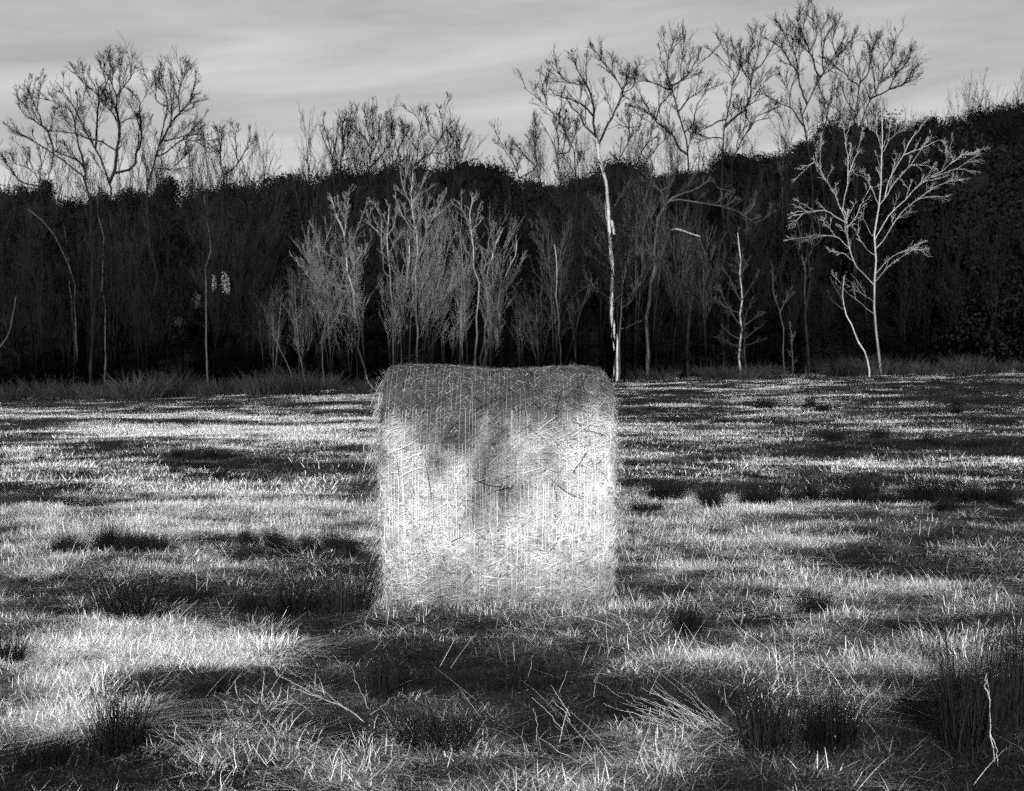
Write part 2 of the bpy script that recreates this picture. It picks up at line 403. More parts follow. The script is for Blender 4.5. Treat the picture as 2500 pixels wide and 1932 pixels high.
hero_tree('bare_tree', 'thin bare tree leaning between two skyline neighbours above cedars', 110, [
    (z2((1280, 700), (1270, 480), (1250, 370), (1220, 310), (1190, 270), (1140, 200)), 3, 1), (z2((1265, 420), (1320, 300), (1320, 210)), 2.2, 1), (z2((1220, 310), (1240, 260), (1230, 200)), 2, 1)], 9, 'dark', 'dark', k=(7, 6, 4))
hero_tree('bare_tree', 'open-crowned bare tree with knobbly twigs right of the low skyline row', 107, [
    (z2((1390, 700), (1400, 570), (1440, 430), (1460, 300), (1470, 200), (1480, 90)), 4, 1), (z2((1440, 420), (1370, 320), (1340, 290)), 2.4, 1),
    (z2((1465, 220), (1440, 150), (1400, 100)), 2, 1), (z2((1410, 560), (1450, 490), (1540, 430), (1600, 350), (1640, 270), (1690, 240)), 3.2, 1),
    (z2((1600, 340), (1530, 260), (1520, 200)), 2.2, 1), (z2((1640, 270), (1640, 200), (1630, 130)), 2, 1), (z2((1560, 430), (1640, 430), (1700, 390)), 2, 1)], 10, 'dark', 'dark', k=(8, 6, 4))
hero_tree('bare_tree', 'faint slim bare tree on the skyline left of the rounded cedar top', 128, [
    (z2((1780, 700), (1785, 450), (1800, 380), (1840, 330)), 2, .8), (z2((1795, 400), (1760, 350), (1720, 300)), 1.6, .8)], 12, 'dark', 'dark', k=(8, 6, 4))
hero_tree('bare_tree', 'low leaning bare stems on the skyline right of the cedar tops', 112, [
    (z3((330, 1420), (270, 1310), (170, 1160), (80, 1040), (10, 930)), 2.5, 1), (z3((500, 1350), (400, 1250), (330, 1180), (260, 1090)), 2.5, 1),
    (z3((480, 1320), (450, 1150), (460, 1000), (440, 850)), 2.2, 1), (z3((300, 1340), (200, 1150), (200, 1040)), 2, .8)], 13, 'dark', 'dark', k=(8, 6, 4))
hero_tree('bare_tree', 'bushy bare tree behind the left limb of the pale-trunked fork tree', 110, [
    (z3((700, 1420), (690, 1200), (600, 1000), (540, 900)), 3, 1), (z3((690, 1200), (680, 1000), (640, 860)), 2.5, 1), (z3((780, 1200), (850, 1000), (880, 880)), 2.5, 1), (z3((720, 1200), (760, 1000), (740, 830)), 2.5, 1)], 14, 'dark', 'black', k=(10, 8, 5))

tk = [(z7((475, 1640), (480, 1500), (460, 1250), (440, 1000), (430, 750), (415, 550), (405, 400), (395, 250), (375, 100)) + z3((1140, 1360), (1110, 1120), (1080, 1000)), 5.5, 3.4)]
hero_tree('bare_tree', 'tall fork-topped tree with white lower trunk behind the bale', 88, tk + [
    (z3((1080, 1000), (950, 880), (910, 780), (880, 745), (810, 690)), 3, 1), (z3((1080, 990), (1040, 850), (1055, 700), (1030, 600), (980, 480), (890, 340), (860, 230)), 3.6, 1),
    (z3((1040, 790), (960, 690), (850, 630), (700, 580), (620, 550)), 2.6, 1), (z3((960, 460), (850, 455), (720, 400), (700, 320)), 1.8, .8),
    (z3((1110, 1080), (1180, 900), (1260, 760), (1300, 650), (1350, 550), (1400, 390), (1420, 280)), 3.2, 1), (z3((1350, 540), (1300, 440), (1240, 330), (1250, 200)), 2, .8),
    (z3((980, 450), (970, 300), (980, 200)), 1.8, .8), (z3((1350, 550), (1440, 500), (1480, 440)), 1.6, .8)], 15, 'pale', 'dark', k=(5, 6, 5), t0=.35,
    extras=[('broken_wood_sliver', z7((428, 420), (440, 470), (452, 522)), 3.8, 4.2, 'silver')])
hero_tree('bare_tree', 'dark leaning limb tree left of the pale-trunked fork tree', 93, [
    (z3((860, 1400), (830, 1090), (700, 910), (640, 750), (570, 680), (460, 620), (330, 490)), 4, .9), (z3((570, 680), (550, 580), (520, 500), (550, 400)), 2.2, .8), (z3((700, 910), (690, 800), (720, 700)), 2, 1)], 16, 'dark', 'dark', k=(6, 5, 4))
hero_tree('bare_tree', 'low dark bare tree reaching right of the pale-trunked fork tree', 94, [
    (z3((1290, 1400), (1310, 1140), (1400, 1040), (1500, 950), (1560, 850)), 3.2, 1.2), (z3((1420, 1020), (1410, 920), (1350, 850)), 2, 1), (z3((1500, 950), (1520, 900), (1420, 900)), 1.8, 1)], 17, 'dark', 'dark', k=(7, 6, 4))
hero_tree('bare_tree', 'rugged dark bare tree with crooked limbs, first right of the fork tree', 93, [
    (z3((2020, 1420), (2010, 1180), (2010, 1000), (1960, 830), (1850, 650), (1830, 530), (1830, 400), (1780, 260), (1720, 180)), 6, 1.3),
    (z3((1850, 480), (1950, 420), (2040, 320), (2090, 230)), 3.6, 1.2), (z3((1820, 530), (1740, 480), (1640, 440), (1570, 400)), 3.2, 1),
    (z3((1930, 740), (2030, 600), (2110, 560), (2200, 480)), 3, 1), (z3((1920, 1180), (1870, 1000), (1700, 850), (1590, 730), (1510, 710)), 4, 1.2),
    (z3((1690, 830), (1720, 700), (1790, 610), (1880, 520)), 2.5, 1), (z3((1650, 790), (1570, 650), (1510, 530)), 2.4, 1), (z3((2010, 950), (2080, 850), (2100, 700), (2190, 560)), 3, 1),
    (z3((1950, 420), (1940, 300), (1960, 180)), 2.2, 1), (z3((1800, 330), (1810, 200), (1820, 100)), 2.2, 1)], 18, 'dark', 'black', k=(8, 7, 5))
hero_tree('bare_tree', 'dark bare limbs crossing low at right of the rugged tree', 97, [
    (z3((1560, 1420), (1600, 1180), (1700, 1080), (1830, 970), (1900, 930)), 2.8, 1.2), (z3((1590, 1220), (1540, 1160), (1610, 1050), (1640, 900)), 2.4, 1)], 19, 'dark', 'dark', k=(7, 6, 4))
hero_tree('bare_tree', 'dark bare tree with two upright crowns left of the tallest tree', 94, [
    (z4((240, 1400), (235, 1250), (240, 1100), (215, 960), (300, 830), (322, 760), (325, 640), (290, 540), (220, 440), (160, 340)), 6, 1.1),
    (z4((325, 640), (375, 530), (385, 400), (380, 300)), 2.8, 1), (z4((230, 1010), (340, 940), (440, 850), (480, 640), (495, 540), (440, 430), (430, 350)), 4.5, 1.1),
    (z4((480, 620), (420, 560), (390, 500)), 2.2, 1), (z4((495, 540), (570, 480), (620, 390)), 2.4, 1), (z4((490, 530), (530, 420), (540, 320)), 2.2, 1),
    (z4((215, 960), (120, 1020), (20, 1060)), 3, 1.2), (z4((210, 1120), (100, 1130), (0, 1170)), 2.6, 1), (z4((290, 540), (280, 420), (260, 300)), 2, 1), (z4((440, 850), (520, 790), (570, 700)), 2.4, 1)], 20, 'dark', 'dark', k=(7, 6, 5))
hero_tree('bare_tree', 'bent dark bare tree reaching right under the tallest tree', 96, [
    (z4((290, 1400), (320, 1270), (380, 1130), (480, 980), (600, 910), (740, 850)), 3.6, 1.2), (z4((470, 1000), (440, 940), (430, 880)), 2, 1), (z4((450, 1080), (520, 980), (640, 950)), 2.2, 1), (z4((340, 1210), (400, 1060), (460, 1020)), 2, 1)], 21, 'dark', 'dark', k=(6, 6, 4))
hero_tree('bare_tree', 'tallest bare tree with wide round fan crown on the right skyline', 91, [
    (z4((1010, 1400), (960, 1050), (980, 850), (1040, 720), (1060, 600), (1110, 520), (1240, 410), (1280, 310), (1330, 200)), 5.5, 1.2),
    (z4((1060, 590), (1030, 450), (990, 370), (970, 300), (920, 190)), 3.6, 1), (z4((980, 840), (920, 690), (890, 560), (840, 490), (730, 440)), 4, 1),
    (z4((890, 540), (870, 400), (800, 250), (780, 180)), 2.8, 1), (z4((1060, 600), (1150, 540), (1230, 480), (1260, 380)), 2.8, 1), (z4((950, 1040), (880, 930), (830, 860), (740, 820), (620, 760)), 3.6, 1),
    (z4((830, 850), (820, 760), (850, 620), (870, 560)), 2.2, 1), (z4((990, 370), (1050, 250), (1040, 130)), 2.2, 1), (z4((1100, 520), (1110, 400), (1130, 250), (1200, 150)), 2.5, 1), (z4((870, 400), (890, 300), (900, 180)), 2, .9),
    (z4((1240, 410), (1200, 300), (1210, 180)), 2, .9), (z4((840, 490), (770, 370), (690, 290)), 2.2, .9), (z4((1280, 310), (1370, 260), (1390, 220)), 1.8, .9)], 22, 'dark', 'dark', k=(8, 7, 5), ratio=.28, up=.35)
hero_tree('bare_tree', 'dark bare tree with broad rounded crown right of the tallest tree', 98, [
    (z4((1380, 1300), (1380, 1010), (1390, 900), (1430, 830), (1450, 690), (1440, 590), (1400, 480), (1370, 380)), 4.5, 1.1),
    (z4((1450, 670), (1350, 610), (1300, 520), (1290, 460)), 2.8, 1), (z4((1460, 640), (1510, 560), (1530, 430), (1560, 300)), 2.8, 1), (z4((1390, 900), (1310, 770), (1290, 700)), 2.4, 1)], 23, 'dark', 'dark', k=(8, 7, 5), up=.35)
hero_tree('bare_tree', 'dark bare tree sweeping right over the cedar ridge', 99, [
    (z4((1420, 1300), (1440, 980), (1540, 800), (1620, 650), (1650, 520), (1640, 380)), 4.5, 1.1), (z4((1560, 770), (1700, 700), (1820, 660), (1920, 570)), 3.2, 1), (z4((1580, 740), (1560, 550), (1530, 440), (1520, 320)), 2.8, 1),
    (z4((1540, 800), (1490, 680), (1440, 600)), 2.2, 1), (z4((1700, 700), (1760, 560), (1850, 470)), 2.4, 1), (z4((1650, 520), (1720, 400), (1740, 320)), 2, 1), (z4((1620, 650), (1720, 560), (1800, 480)), 2.2, 1)], 24, 'dark', 'black', k=(8, 7, 5), up=.35)
hero_tree('bare_tree', 'slim bare tree between the tallest tree and its right neighbour', 103, [
    (z4((1110, 1350), (1120, 1150), (1130, 1050), (1090, 900), (1070, 790)), 3, 1), (z4((1130, 1050), (1150, 930), (1165, 830), (1200, 700)), 2.2, .9), (z4((1240, 1000), (1260, 900), (1190, 820)), 2, .9)], 25, 'dark', 'dark', k=(9, 7, 4), up=.4)
hero_tree('bare_tree', 'thin bare sapling showing pale against sky left of the tallest tree', 120, [
    (z4((775, 1300), (775, 1150), (780, 1030), (810, 950)), 1.8, .8), (z4((778, 1050), (740, 930), (700, 900)), 1.4, .8)], 26, 'mid', 'mid', k=(7, 6, 3))

# pale trees standing in front of the dark wood
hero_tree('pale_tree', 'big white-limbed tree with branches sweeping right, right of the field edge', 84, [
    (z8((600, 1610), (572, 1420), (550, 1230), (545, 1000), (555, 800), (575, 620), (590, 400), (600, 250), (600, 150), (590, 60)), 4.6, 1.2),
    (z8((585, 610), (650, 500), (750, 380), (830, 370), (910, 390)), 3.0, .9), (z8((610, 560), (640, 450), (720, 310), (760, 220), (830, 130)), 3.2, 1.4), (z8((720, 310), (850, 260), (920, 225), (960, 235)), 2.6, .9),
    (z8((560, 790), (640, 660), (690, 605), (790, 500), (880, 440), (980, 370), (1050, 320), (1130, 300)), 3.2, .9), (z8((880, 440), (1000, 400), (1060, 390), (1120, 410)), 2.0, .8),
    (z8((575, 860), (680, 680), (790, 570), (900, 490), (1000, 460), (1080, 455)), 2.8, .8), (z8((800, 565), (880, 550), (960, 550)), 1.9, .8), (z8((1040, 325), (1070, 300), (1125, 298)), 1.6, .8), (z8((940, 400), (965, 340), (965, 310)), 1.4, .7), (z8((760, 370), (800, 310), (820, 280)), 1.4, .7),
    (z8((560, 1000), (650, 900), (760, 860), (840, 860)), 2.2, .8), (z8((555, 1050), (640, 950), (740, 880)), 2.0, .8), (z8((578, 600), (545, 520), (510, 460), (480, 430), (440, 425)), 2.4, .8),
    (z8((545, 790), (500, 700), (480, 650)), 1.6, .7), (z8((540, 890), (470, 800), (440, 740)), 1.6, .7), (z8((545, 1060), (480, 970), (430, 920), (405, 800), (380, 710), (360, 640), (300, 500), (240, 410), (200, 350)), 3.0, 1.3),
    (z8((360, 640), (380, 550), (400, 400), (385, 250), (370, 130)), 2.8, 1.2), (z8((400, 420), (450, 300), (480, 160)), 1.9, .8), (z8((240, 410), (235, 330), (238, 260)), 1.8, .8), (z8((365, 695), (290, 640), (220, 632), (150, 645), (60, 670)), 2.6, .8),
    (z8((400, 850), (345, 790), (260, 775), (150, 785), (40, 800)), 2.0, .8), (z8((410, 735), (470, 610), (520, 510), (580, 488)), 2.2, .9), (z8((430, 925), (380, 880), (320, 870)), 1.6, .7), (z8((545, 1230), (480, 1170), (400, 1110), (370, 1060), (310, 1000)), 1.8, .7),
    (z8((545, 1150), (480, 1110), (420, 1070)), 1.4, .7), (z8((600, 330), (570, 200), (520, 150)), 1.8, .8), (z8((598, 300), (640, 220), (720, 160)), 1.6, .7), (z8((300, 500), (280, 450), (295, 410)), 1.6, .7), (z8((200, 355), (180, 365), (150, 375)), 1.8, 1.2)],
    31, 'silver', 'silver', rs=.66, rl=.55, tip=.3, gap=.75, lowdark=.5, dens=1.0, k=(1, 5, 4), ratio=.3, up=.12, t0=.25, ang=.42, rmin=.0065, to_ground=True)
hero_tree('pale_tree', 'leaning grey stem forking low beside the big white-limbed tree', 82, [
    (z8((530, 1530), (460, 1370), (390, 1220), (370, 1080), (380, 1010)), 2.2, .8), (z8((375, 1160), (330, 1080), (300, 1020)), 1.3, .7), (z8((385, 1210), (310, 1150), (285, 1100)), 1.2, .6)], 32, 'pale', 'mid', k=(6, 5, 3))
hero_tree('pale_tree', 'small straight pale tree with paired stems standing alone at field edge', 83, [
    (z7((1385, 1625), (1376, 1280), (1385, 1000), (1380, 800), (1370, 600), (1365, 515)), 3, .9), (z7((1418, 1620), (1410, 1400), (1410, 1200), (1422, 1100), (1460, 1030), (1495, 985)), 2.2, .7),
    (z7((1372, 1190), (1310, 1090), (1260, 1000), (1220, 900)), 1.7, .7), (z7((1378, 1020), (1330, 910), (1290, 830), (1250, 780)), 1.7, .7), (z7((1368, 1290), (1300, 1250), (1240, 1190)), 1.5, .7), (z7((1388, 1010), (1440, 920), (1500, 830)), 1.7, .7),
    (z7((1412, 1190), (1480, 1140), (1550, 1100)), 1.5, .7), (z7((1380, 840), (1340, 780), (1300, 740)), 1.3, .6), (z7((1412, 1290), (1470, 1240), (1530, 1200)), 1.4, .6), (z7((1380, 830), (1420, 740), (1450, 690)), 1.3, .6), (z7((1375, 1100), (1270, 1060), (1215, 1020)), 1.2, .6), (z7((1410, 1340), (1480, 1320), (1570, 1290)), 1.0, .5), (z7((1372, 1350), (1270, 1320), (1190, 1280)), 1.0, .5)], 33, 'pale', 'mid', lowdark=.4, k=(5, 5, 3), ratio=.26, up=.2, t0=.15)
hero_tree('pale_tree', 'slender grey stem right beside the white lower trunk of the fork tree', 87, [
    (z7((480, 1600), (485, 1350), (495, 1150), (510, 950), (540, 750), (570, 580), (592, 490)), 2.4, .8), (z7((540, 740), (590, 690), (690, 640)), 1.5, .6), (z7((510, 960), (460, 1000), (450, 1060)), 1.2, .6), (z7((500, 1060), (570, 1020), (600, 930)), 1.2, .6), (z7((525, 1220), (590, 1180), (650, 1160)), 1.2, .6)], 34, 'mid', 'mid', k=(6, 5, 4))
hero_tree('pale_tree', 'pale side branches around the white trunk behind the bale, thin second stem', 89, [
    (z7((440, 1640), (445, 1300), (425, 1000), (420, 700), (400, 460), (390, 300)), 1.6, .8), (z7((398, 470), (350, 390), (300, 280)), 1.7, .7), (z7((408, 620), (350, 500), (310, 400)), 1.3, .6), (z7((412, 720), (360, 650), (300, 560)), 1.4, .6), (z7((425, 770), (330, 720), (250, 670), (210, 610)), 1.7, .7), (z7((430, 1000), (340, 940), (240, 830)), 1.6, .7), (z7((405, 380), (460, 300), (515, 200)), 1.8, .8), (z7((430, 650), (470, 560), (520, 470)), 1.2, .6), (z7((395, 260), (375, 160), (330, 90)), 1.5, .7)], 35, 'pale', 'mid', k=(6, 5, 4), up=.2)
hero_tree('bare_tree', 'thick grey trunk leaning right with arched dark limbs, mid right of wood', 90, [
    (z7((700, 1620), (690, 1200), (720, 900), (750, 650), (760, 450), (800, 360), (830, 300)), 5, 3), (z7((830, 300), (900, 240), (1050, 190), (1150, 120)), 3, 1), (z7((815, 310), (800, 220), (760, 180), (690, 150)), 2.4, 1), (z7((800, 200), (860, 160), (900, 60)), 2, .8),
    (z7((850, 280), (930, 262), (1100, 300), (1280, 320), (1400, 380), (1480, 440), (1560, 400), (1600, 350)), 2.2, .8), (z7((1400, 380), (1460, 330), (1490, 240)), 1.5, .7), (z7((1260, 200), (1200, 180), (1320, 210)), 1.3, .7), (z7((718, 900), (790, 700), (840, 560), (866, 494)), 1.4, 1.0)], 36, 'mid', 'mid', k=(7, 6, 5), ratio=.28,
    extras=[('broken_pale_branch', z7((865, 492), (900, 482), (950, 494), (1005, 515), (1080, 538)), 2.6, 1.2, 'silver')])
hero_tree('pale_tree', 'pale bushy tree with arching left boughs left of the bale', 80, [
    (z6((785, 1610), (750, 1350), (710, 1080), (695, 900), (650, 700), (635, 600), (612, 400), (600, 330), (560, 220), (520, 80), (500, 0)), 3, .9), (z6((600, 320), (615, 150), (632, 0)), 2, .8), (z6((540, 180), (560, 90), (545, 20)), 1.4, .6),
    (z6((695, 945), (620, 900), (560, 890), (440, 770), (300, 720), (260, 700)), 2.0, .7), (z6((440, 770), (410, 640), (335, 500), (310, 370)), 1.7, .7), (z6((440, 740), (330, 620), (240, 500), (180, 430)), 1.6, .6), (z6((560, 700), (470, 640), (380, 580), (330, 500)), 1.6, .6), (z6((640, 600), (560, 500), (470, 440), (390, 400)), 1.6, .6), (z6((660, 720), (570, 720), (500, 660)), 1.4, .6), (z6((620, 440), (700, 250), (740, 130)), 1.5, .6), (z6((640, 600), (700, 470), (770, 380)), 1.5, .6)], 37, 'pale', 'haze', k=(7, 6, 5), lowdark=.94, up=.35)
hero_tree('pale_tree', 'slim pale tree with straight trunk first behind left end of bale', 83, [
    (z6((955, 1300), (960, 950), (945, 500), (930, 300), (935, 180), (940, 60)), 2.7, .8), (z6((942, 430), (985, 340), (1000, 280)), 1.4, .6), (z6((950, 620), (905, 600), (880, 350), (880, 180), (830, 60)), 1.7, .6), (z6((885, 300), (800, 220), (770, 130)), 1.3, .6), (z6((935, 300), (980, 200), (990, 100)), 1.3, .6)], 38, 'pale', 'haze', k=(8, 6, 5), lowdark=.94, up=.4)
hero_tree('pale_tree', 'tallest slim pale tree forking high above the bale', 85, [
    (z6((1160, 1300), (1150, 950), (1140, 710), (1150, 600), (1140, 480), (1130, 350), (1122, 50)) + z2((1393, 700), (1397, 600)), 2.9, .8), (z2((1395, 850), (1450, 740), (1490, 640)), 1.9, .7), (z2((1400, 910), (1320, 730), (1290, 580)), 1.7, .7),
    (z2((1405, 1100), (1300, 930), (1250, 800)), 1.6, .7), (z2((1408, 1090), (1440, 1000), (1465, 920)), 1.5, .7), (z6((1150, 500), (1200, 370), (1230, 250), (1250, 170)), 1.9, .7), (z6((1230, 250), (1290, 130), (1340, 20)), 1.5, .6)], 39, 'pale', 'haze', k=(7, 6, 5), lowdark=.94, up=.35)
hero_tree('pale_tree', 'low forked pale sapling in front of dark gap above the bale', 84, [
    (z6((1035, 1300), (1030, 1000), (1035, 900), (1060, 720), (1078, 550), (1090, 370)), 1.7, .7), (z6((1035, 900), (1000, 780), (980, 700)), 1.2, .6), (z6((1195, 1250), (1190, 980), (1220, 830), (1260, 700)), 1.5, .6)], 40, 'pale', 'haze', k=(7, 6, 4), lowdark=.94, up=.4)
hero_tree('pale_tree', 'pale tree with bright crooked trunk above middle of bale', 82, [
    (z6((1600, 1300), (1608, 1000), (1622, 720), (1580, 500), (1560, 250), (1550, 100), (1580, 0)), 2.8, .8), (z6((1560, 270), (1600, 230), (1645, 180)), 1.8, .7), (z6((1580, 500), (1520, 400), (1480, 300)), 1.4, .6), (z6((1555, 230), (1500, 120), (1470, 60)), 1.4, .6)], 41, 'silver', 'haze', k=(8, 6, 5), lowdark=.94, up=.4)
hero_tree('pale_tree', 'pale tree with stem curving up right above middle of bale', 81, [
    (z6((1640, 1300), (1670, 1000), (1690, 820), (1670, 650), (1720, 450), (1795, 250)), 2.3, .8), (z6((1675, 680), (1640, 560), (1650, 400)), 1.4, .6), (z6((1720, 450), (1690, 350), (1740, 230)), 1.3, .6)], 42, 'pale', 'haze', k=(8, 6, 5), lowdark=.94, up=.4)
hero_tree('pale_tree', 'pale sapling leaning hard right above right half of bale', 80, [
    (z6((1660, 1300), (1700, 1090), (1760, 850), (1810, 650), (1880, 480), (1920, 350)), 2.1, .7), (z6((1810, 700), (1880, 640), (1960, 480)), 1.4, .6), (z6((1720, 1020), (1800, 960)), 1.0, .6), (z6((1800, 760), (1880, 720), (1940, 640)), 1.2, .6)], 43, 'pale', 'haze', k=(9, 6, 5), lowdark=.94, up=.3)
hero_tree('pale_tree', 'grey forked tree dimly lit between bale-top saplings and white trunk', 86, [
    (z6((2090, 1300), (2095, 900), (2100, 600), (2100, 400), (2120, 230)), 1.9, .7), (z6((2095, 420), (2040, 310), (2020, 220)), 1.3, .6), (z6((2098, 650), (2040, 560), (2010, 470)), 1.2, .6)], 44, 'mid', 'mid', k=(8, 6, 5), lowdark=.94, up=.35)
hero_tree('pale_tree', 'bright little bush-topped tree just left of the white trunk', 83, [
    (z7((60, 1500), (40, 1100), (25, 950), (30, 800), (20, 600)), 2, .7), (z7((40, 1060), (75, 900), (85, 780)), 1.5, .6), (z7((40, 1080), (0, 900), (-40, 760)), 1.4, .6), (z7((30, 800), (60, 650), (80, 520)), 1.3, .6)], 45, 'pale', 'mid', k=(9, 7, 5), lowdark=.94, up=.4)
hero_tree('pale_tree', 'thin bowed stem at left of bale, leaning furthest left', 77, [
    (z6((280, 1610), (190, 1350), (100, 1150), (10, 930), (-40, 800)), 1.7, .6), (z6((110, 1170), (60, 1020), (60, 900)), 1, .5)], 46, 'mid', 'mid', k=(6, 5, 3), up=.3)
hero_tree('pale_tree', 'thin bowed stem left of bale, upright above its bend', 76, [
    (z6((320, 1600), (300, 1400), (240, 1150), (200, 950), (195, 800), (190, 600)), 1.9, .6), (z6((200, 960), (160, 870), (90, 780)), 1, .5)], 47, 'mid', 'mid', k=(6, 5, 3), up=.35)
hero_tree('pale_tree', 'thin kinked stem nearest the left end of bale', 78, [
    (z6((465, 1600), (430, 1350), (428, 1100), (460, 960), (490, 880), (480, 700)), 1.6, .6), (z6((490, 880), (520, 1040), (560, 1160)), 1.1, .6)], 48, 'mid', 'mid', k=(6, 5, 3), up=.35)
hero_tree('dark_tree', 'dim forked trunk with pale crotch high in dark left wood', 95, [
    (z5((600, 1500), (560, 700), (450, 340), (420, 280), (330, 200), (220, 90)), 2.4, 1), (z5((430, 290), (415, 220), (400, 140)), 2, 1)], 49, 'mid', 'dark', k=(4, 4, 3))
hero_tree('dark_tree', 'dim slender trunk beside the pale crotch in dark left wood', 96, [(z5((560, 1000), (530, 460), (510, 330), (500, 220)), 2, .8), (z5((510, 330), (480, 240), (490, 160)), 1.2, .7)], 50, 'mid', 'dark', k=(5, 4, 3))
hero_tree('dark_tree', 'dim forked grey tree holding pale leaf clumps in dark left wood', 90, [
    (z5((1580, 1450), (1575, 850), (1570, 560), (1600, 380), (1580, 100), (1575, 0)), 2.6, 1), (z5((1562, 560), (1540, 420), (1490, 390), (1420, 260)), 1.8, .7), (z5((1580, 170), (1550, 130), (1510, 100)), 1.8, .8), (z5((1548, 470), (1530, 340)), 1.2, .7), (z5((1575, 800), (1640, 720), (1690, 640), (1740, 620)), 1.2, .6), (z5((1572, 860), (1520, 800), (1470, 760)), 1.1, .6), (z5((1576, 1000), (1500, 960), (1400, 930)), 1.1, .6)], 51, 'mid', 'dark', k=(6, 5, 4), leaves=[(552, 692, 12, 26, 'pale_leaf'), (523, 694, 6, 20, 'pale_leaf'), (482, 733, 12, 18, 'dull_leaf'), (440, 786, 16, 12, 'dull_leaf')])
hero_tree('dark_tree', 'dim forked trunk below the left skyline clump', 93, [(z5((800, 1200), (790, 340), (780, 230), (745, 20)), 2.2, 1), (z5((785, 230), (810, 120), (822, 0)), 1.8, .8)], 52, 'mid', 'dark', k=(5, 4, 3))
hero_tree('dark_tree', 'grey leaning trunk cut by the left edge of photo', 78, [(z5((-120, 1300), (0, 1150), (80, 1030), (100, 920), (120, 760)), 2.6, 1), (z5((60, 1050), (50, 980), (60, 900)), 1.8, .8), (z5((40, 1150), (120, 1190), (150, 1260)), 1.2, .6)], 53, 'mid', 'dark', k=(6, 5, 4))
hero_tree('dark_tree', 'thin grey pair of stems between small pale tree and big white-limbed tree', 88, [(z7((1710, 1620), (1690, 1300), (1670, 1090), (1620, 920), (1610, 760)), 1.7, .7), (z7((1670, 1090), (1720, 990), (1760, 900)), 1.3, .6), (z7((1775, 1600), (1755, 1300), (1740, 1160)), 1.5, .7)], 54, 'mid', 'mid', k=(6, 5, 3))
hero_tree('dark_tree', 'dim forked grey tree behind the drooping left boughs of white-limbed tree', 95, [(z8((160, 1500), (150, 1050), (150, 940), (120, 830), (70, 760)), 1.9, .7), (z8((155, 930), (200, 820), (190, 680)), 1.6, .7), (z8((130, 850), (130, 700)), 1.2, .6), (z8((195, 800), (235, 770), (235, 700)), 1.2, .6)], 55, 'mid', 'mid', k=(6, 5, 4))

PLACES = [(150, 'under the low bare tree at far left edge'), (300, 'under left part of the left skyline clump'), (430, 'under right part of the left skyline clump'), (600, 'around the pale leaf clumps in left wood'), (760, 'left of the bright thicket'),
          (880, 'behind the left end of bale'), (1060, 'behind the left half of bale'), (1250, 'behind the middle of bale'), (1420, 'behind the right half of bale'), (1560, 'beside the white trunk right of bale'), (1700, 'around the leaning grey trunk'),
          (1850, 'around the small paired-stem pale tree'), (2050, 'left of the white-limbed tree'), (2200, 'behind the white-limbed tree'), (2350, 'right of the white-limbed tree'), (9999, 'near the right edge of wood')]
def place(px): return next(t for m, t in PLACES if px < m)
def size_word(v, a, b): return 'short' if v < a else 'tall' if v > b else 'middling'
# ---- prototypes for the many thin stems of the wood's edge
def sapling_mesh(seed, H, spread, kk=(9, 5, 3)):
    g = np.random.default_rng(seed)
    t = np.linspace(0, 1, 10)
    st = []; rr = []
    for s in range(g.integers(1, 4)):
        lean = g.normal(size=2) * (.05 + .05 * s)
        p = np.stack([lean[0] * H * t + np.cumsum(g.normal(size=10)) * .004 * H, lean[1] * H * t + np.cumsum(g.normal(size=10)) * .004 * H, H * (1 - .13 * s * g.random()) * t], 1); p -= p[0]
        st.append(p); rr.append(np.interp(t, [0, 1], [0.0055 * H * (1 - .15 * s), 0.009]))
    P0, R0 = np.array(st), np.array(rr)
    L1p, L1r = grow(P0, R0, kk[0], .40, .30, spread * .8, .30, 6, .4, .009, g, wob=.015)
    L2p, L2r = grow(L1p, L1r, kk[1], .15, .52, .44, .2, 4, .6, .0065, g, wob=.02)
    L3p, L3r = grow(L2p, L2r, kk[2], .2, .5, .3, .15, 3, .7, .0045, g, wob=.03)
    ta, ca = Acc(), Acc()
    tubes(ta, P0, R0, 6)
    tubes(ca, L1p, L1r, 4, .7 + .6 * g.random(len(L1p))); tubes(ca, L2p, L2r, 3, .7 + .6 * g.random(len(L2p))); tubes(ca, L3p, L3r, 3, .7 + .6 * g.random(len(L3p)))
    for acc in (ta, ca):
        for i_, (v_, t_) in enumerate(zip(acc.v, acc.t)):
            acc.t[i_] = t_ * (.07 + .93 * sstep(1.8, 5.8, v_[:, 2] + g.normal() * .6))  # bases darkened in the tone to stand for shadow low in the wood
    return ta.mesh('sapling_trunk'), ca.mesh('sapling_crown')
SAP = [sapling_mesh(100 + i, 8.0, sp) for i, sp in enumerate((.45, .55, .65, .5, .8, .4, .6))]
def put_sapling(name, label, group, x, y, scale, bark, twig, i, cat='tree', rz=None):
    tm, cm = SAP[i % len(SAP)]
    r = empty(name, (x, y, float(gh(x, y)) - .05), size_word(scale, .68, .95) + ' ' + label + ' ' + place(1250 + x / y * FPX), cat, group)
    r.rotation_euler = (0, 0, rng.random() * 6.28 if rz is None else rz); r.scale = (scale, scale, scale * (0.9 + .25 * rng.random()))
    obj('trunk', tm, BARK[bark], r); obj('crown', cm, BARK[twig], r)
    return r
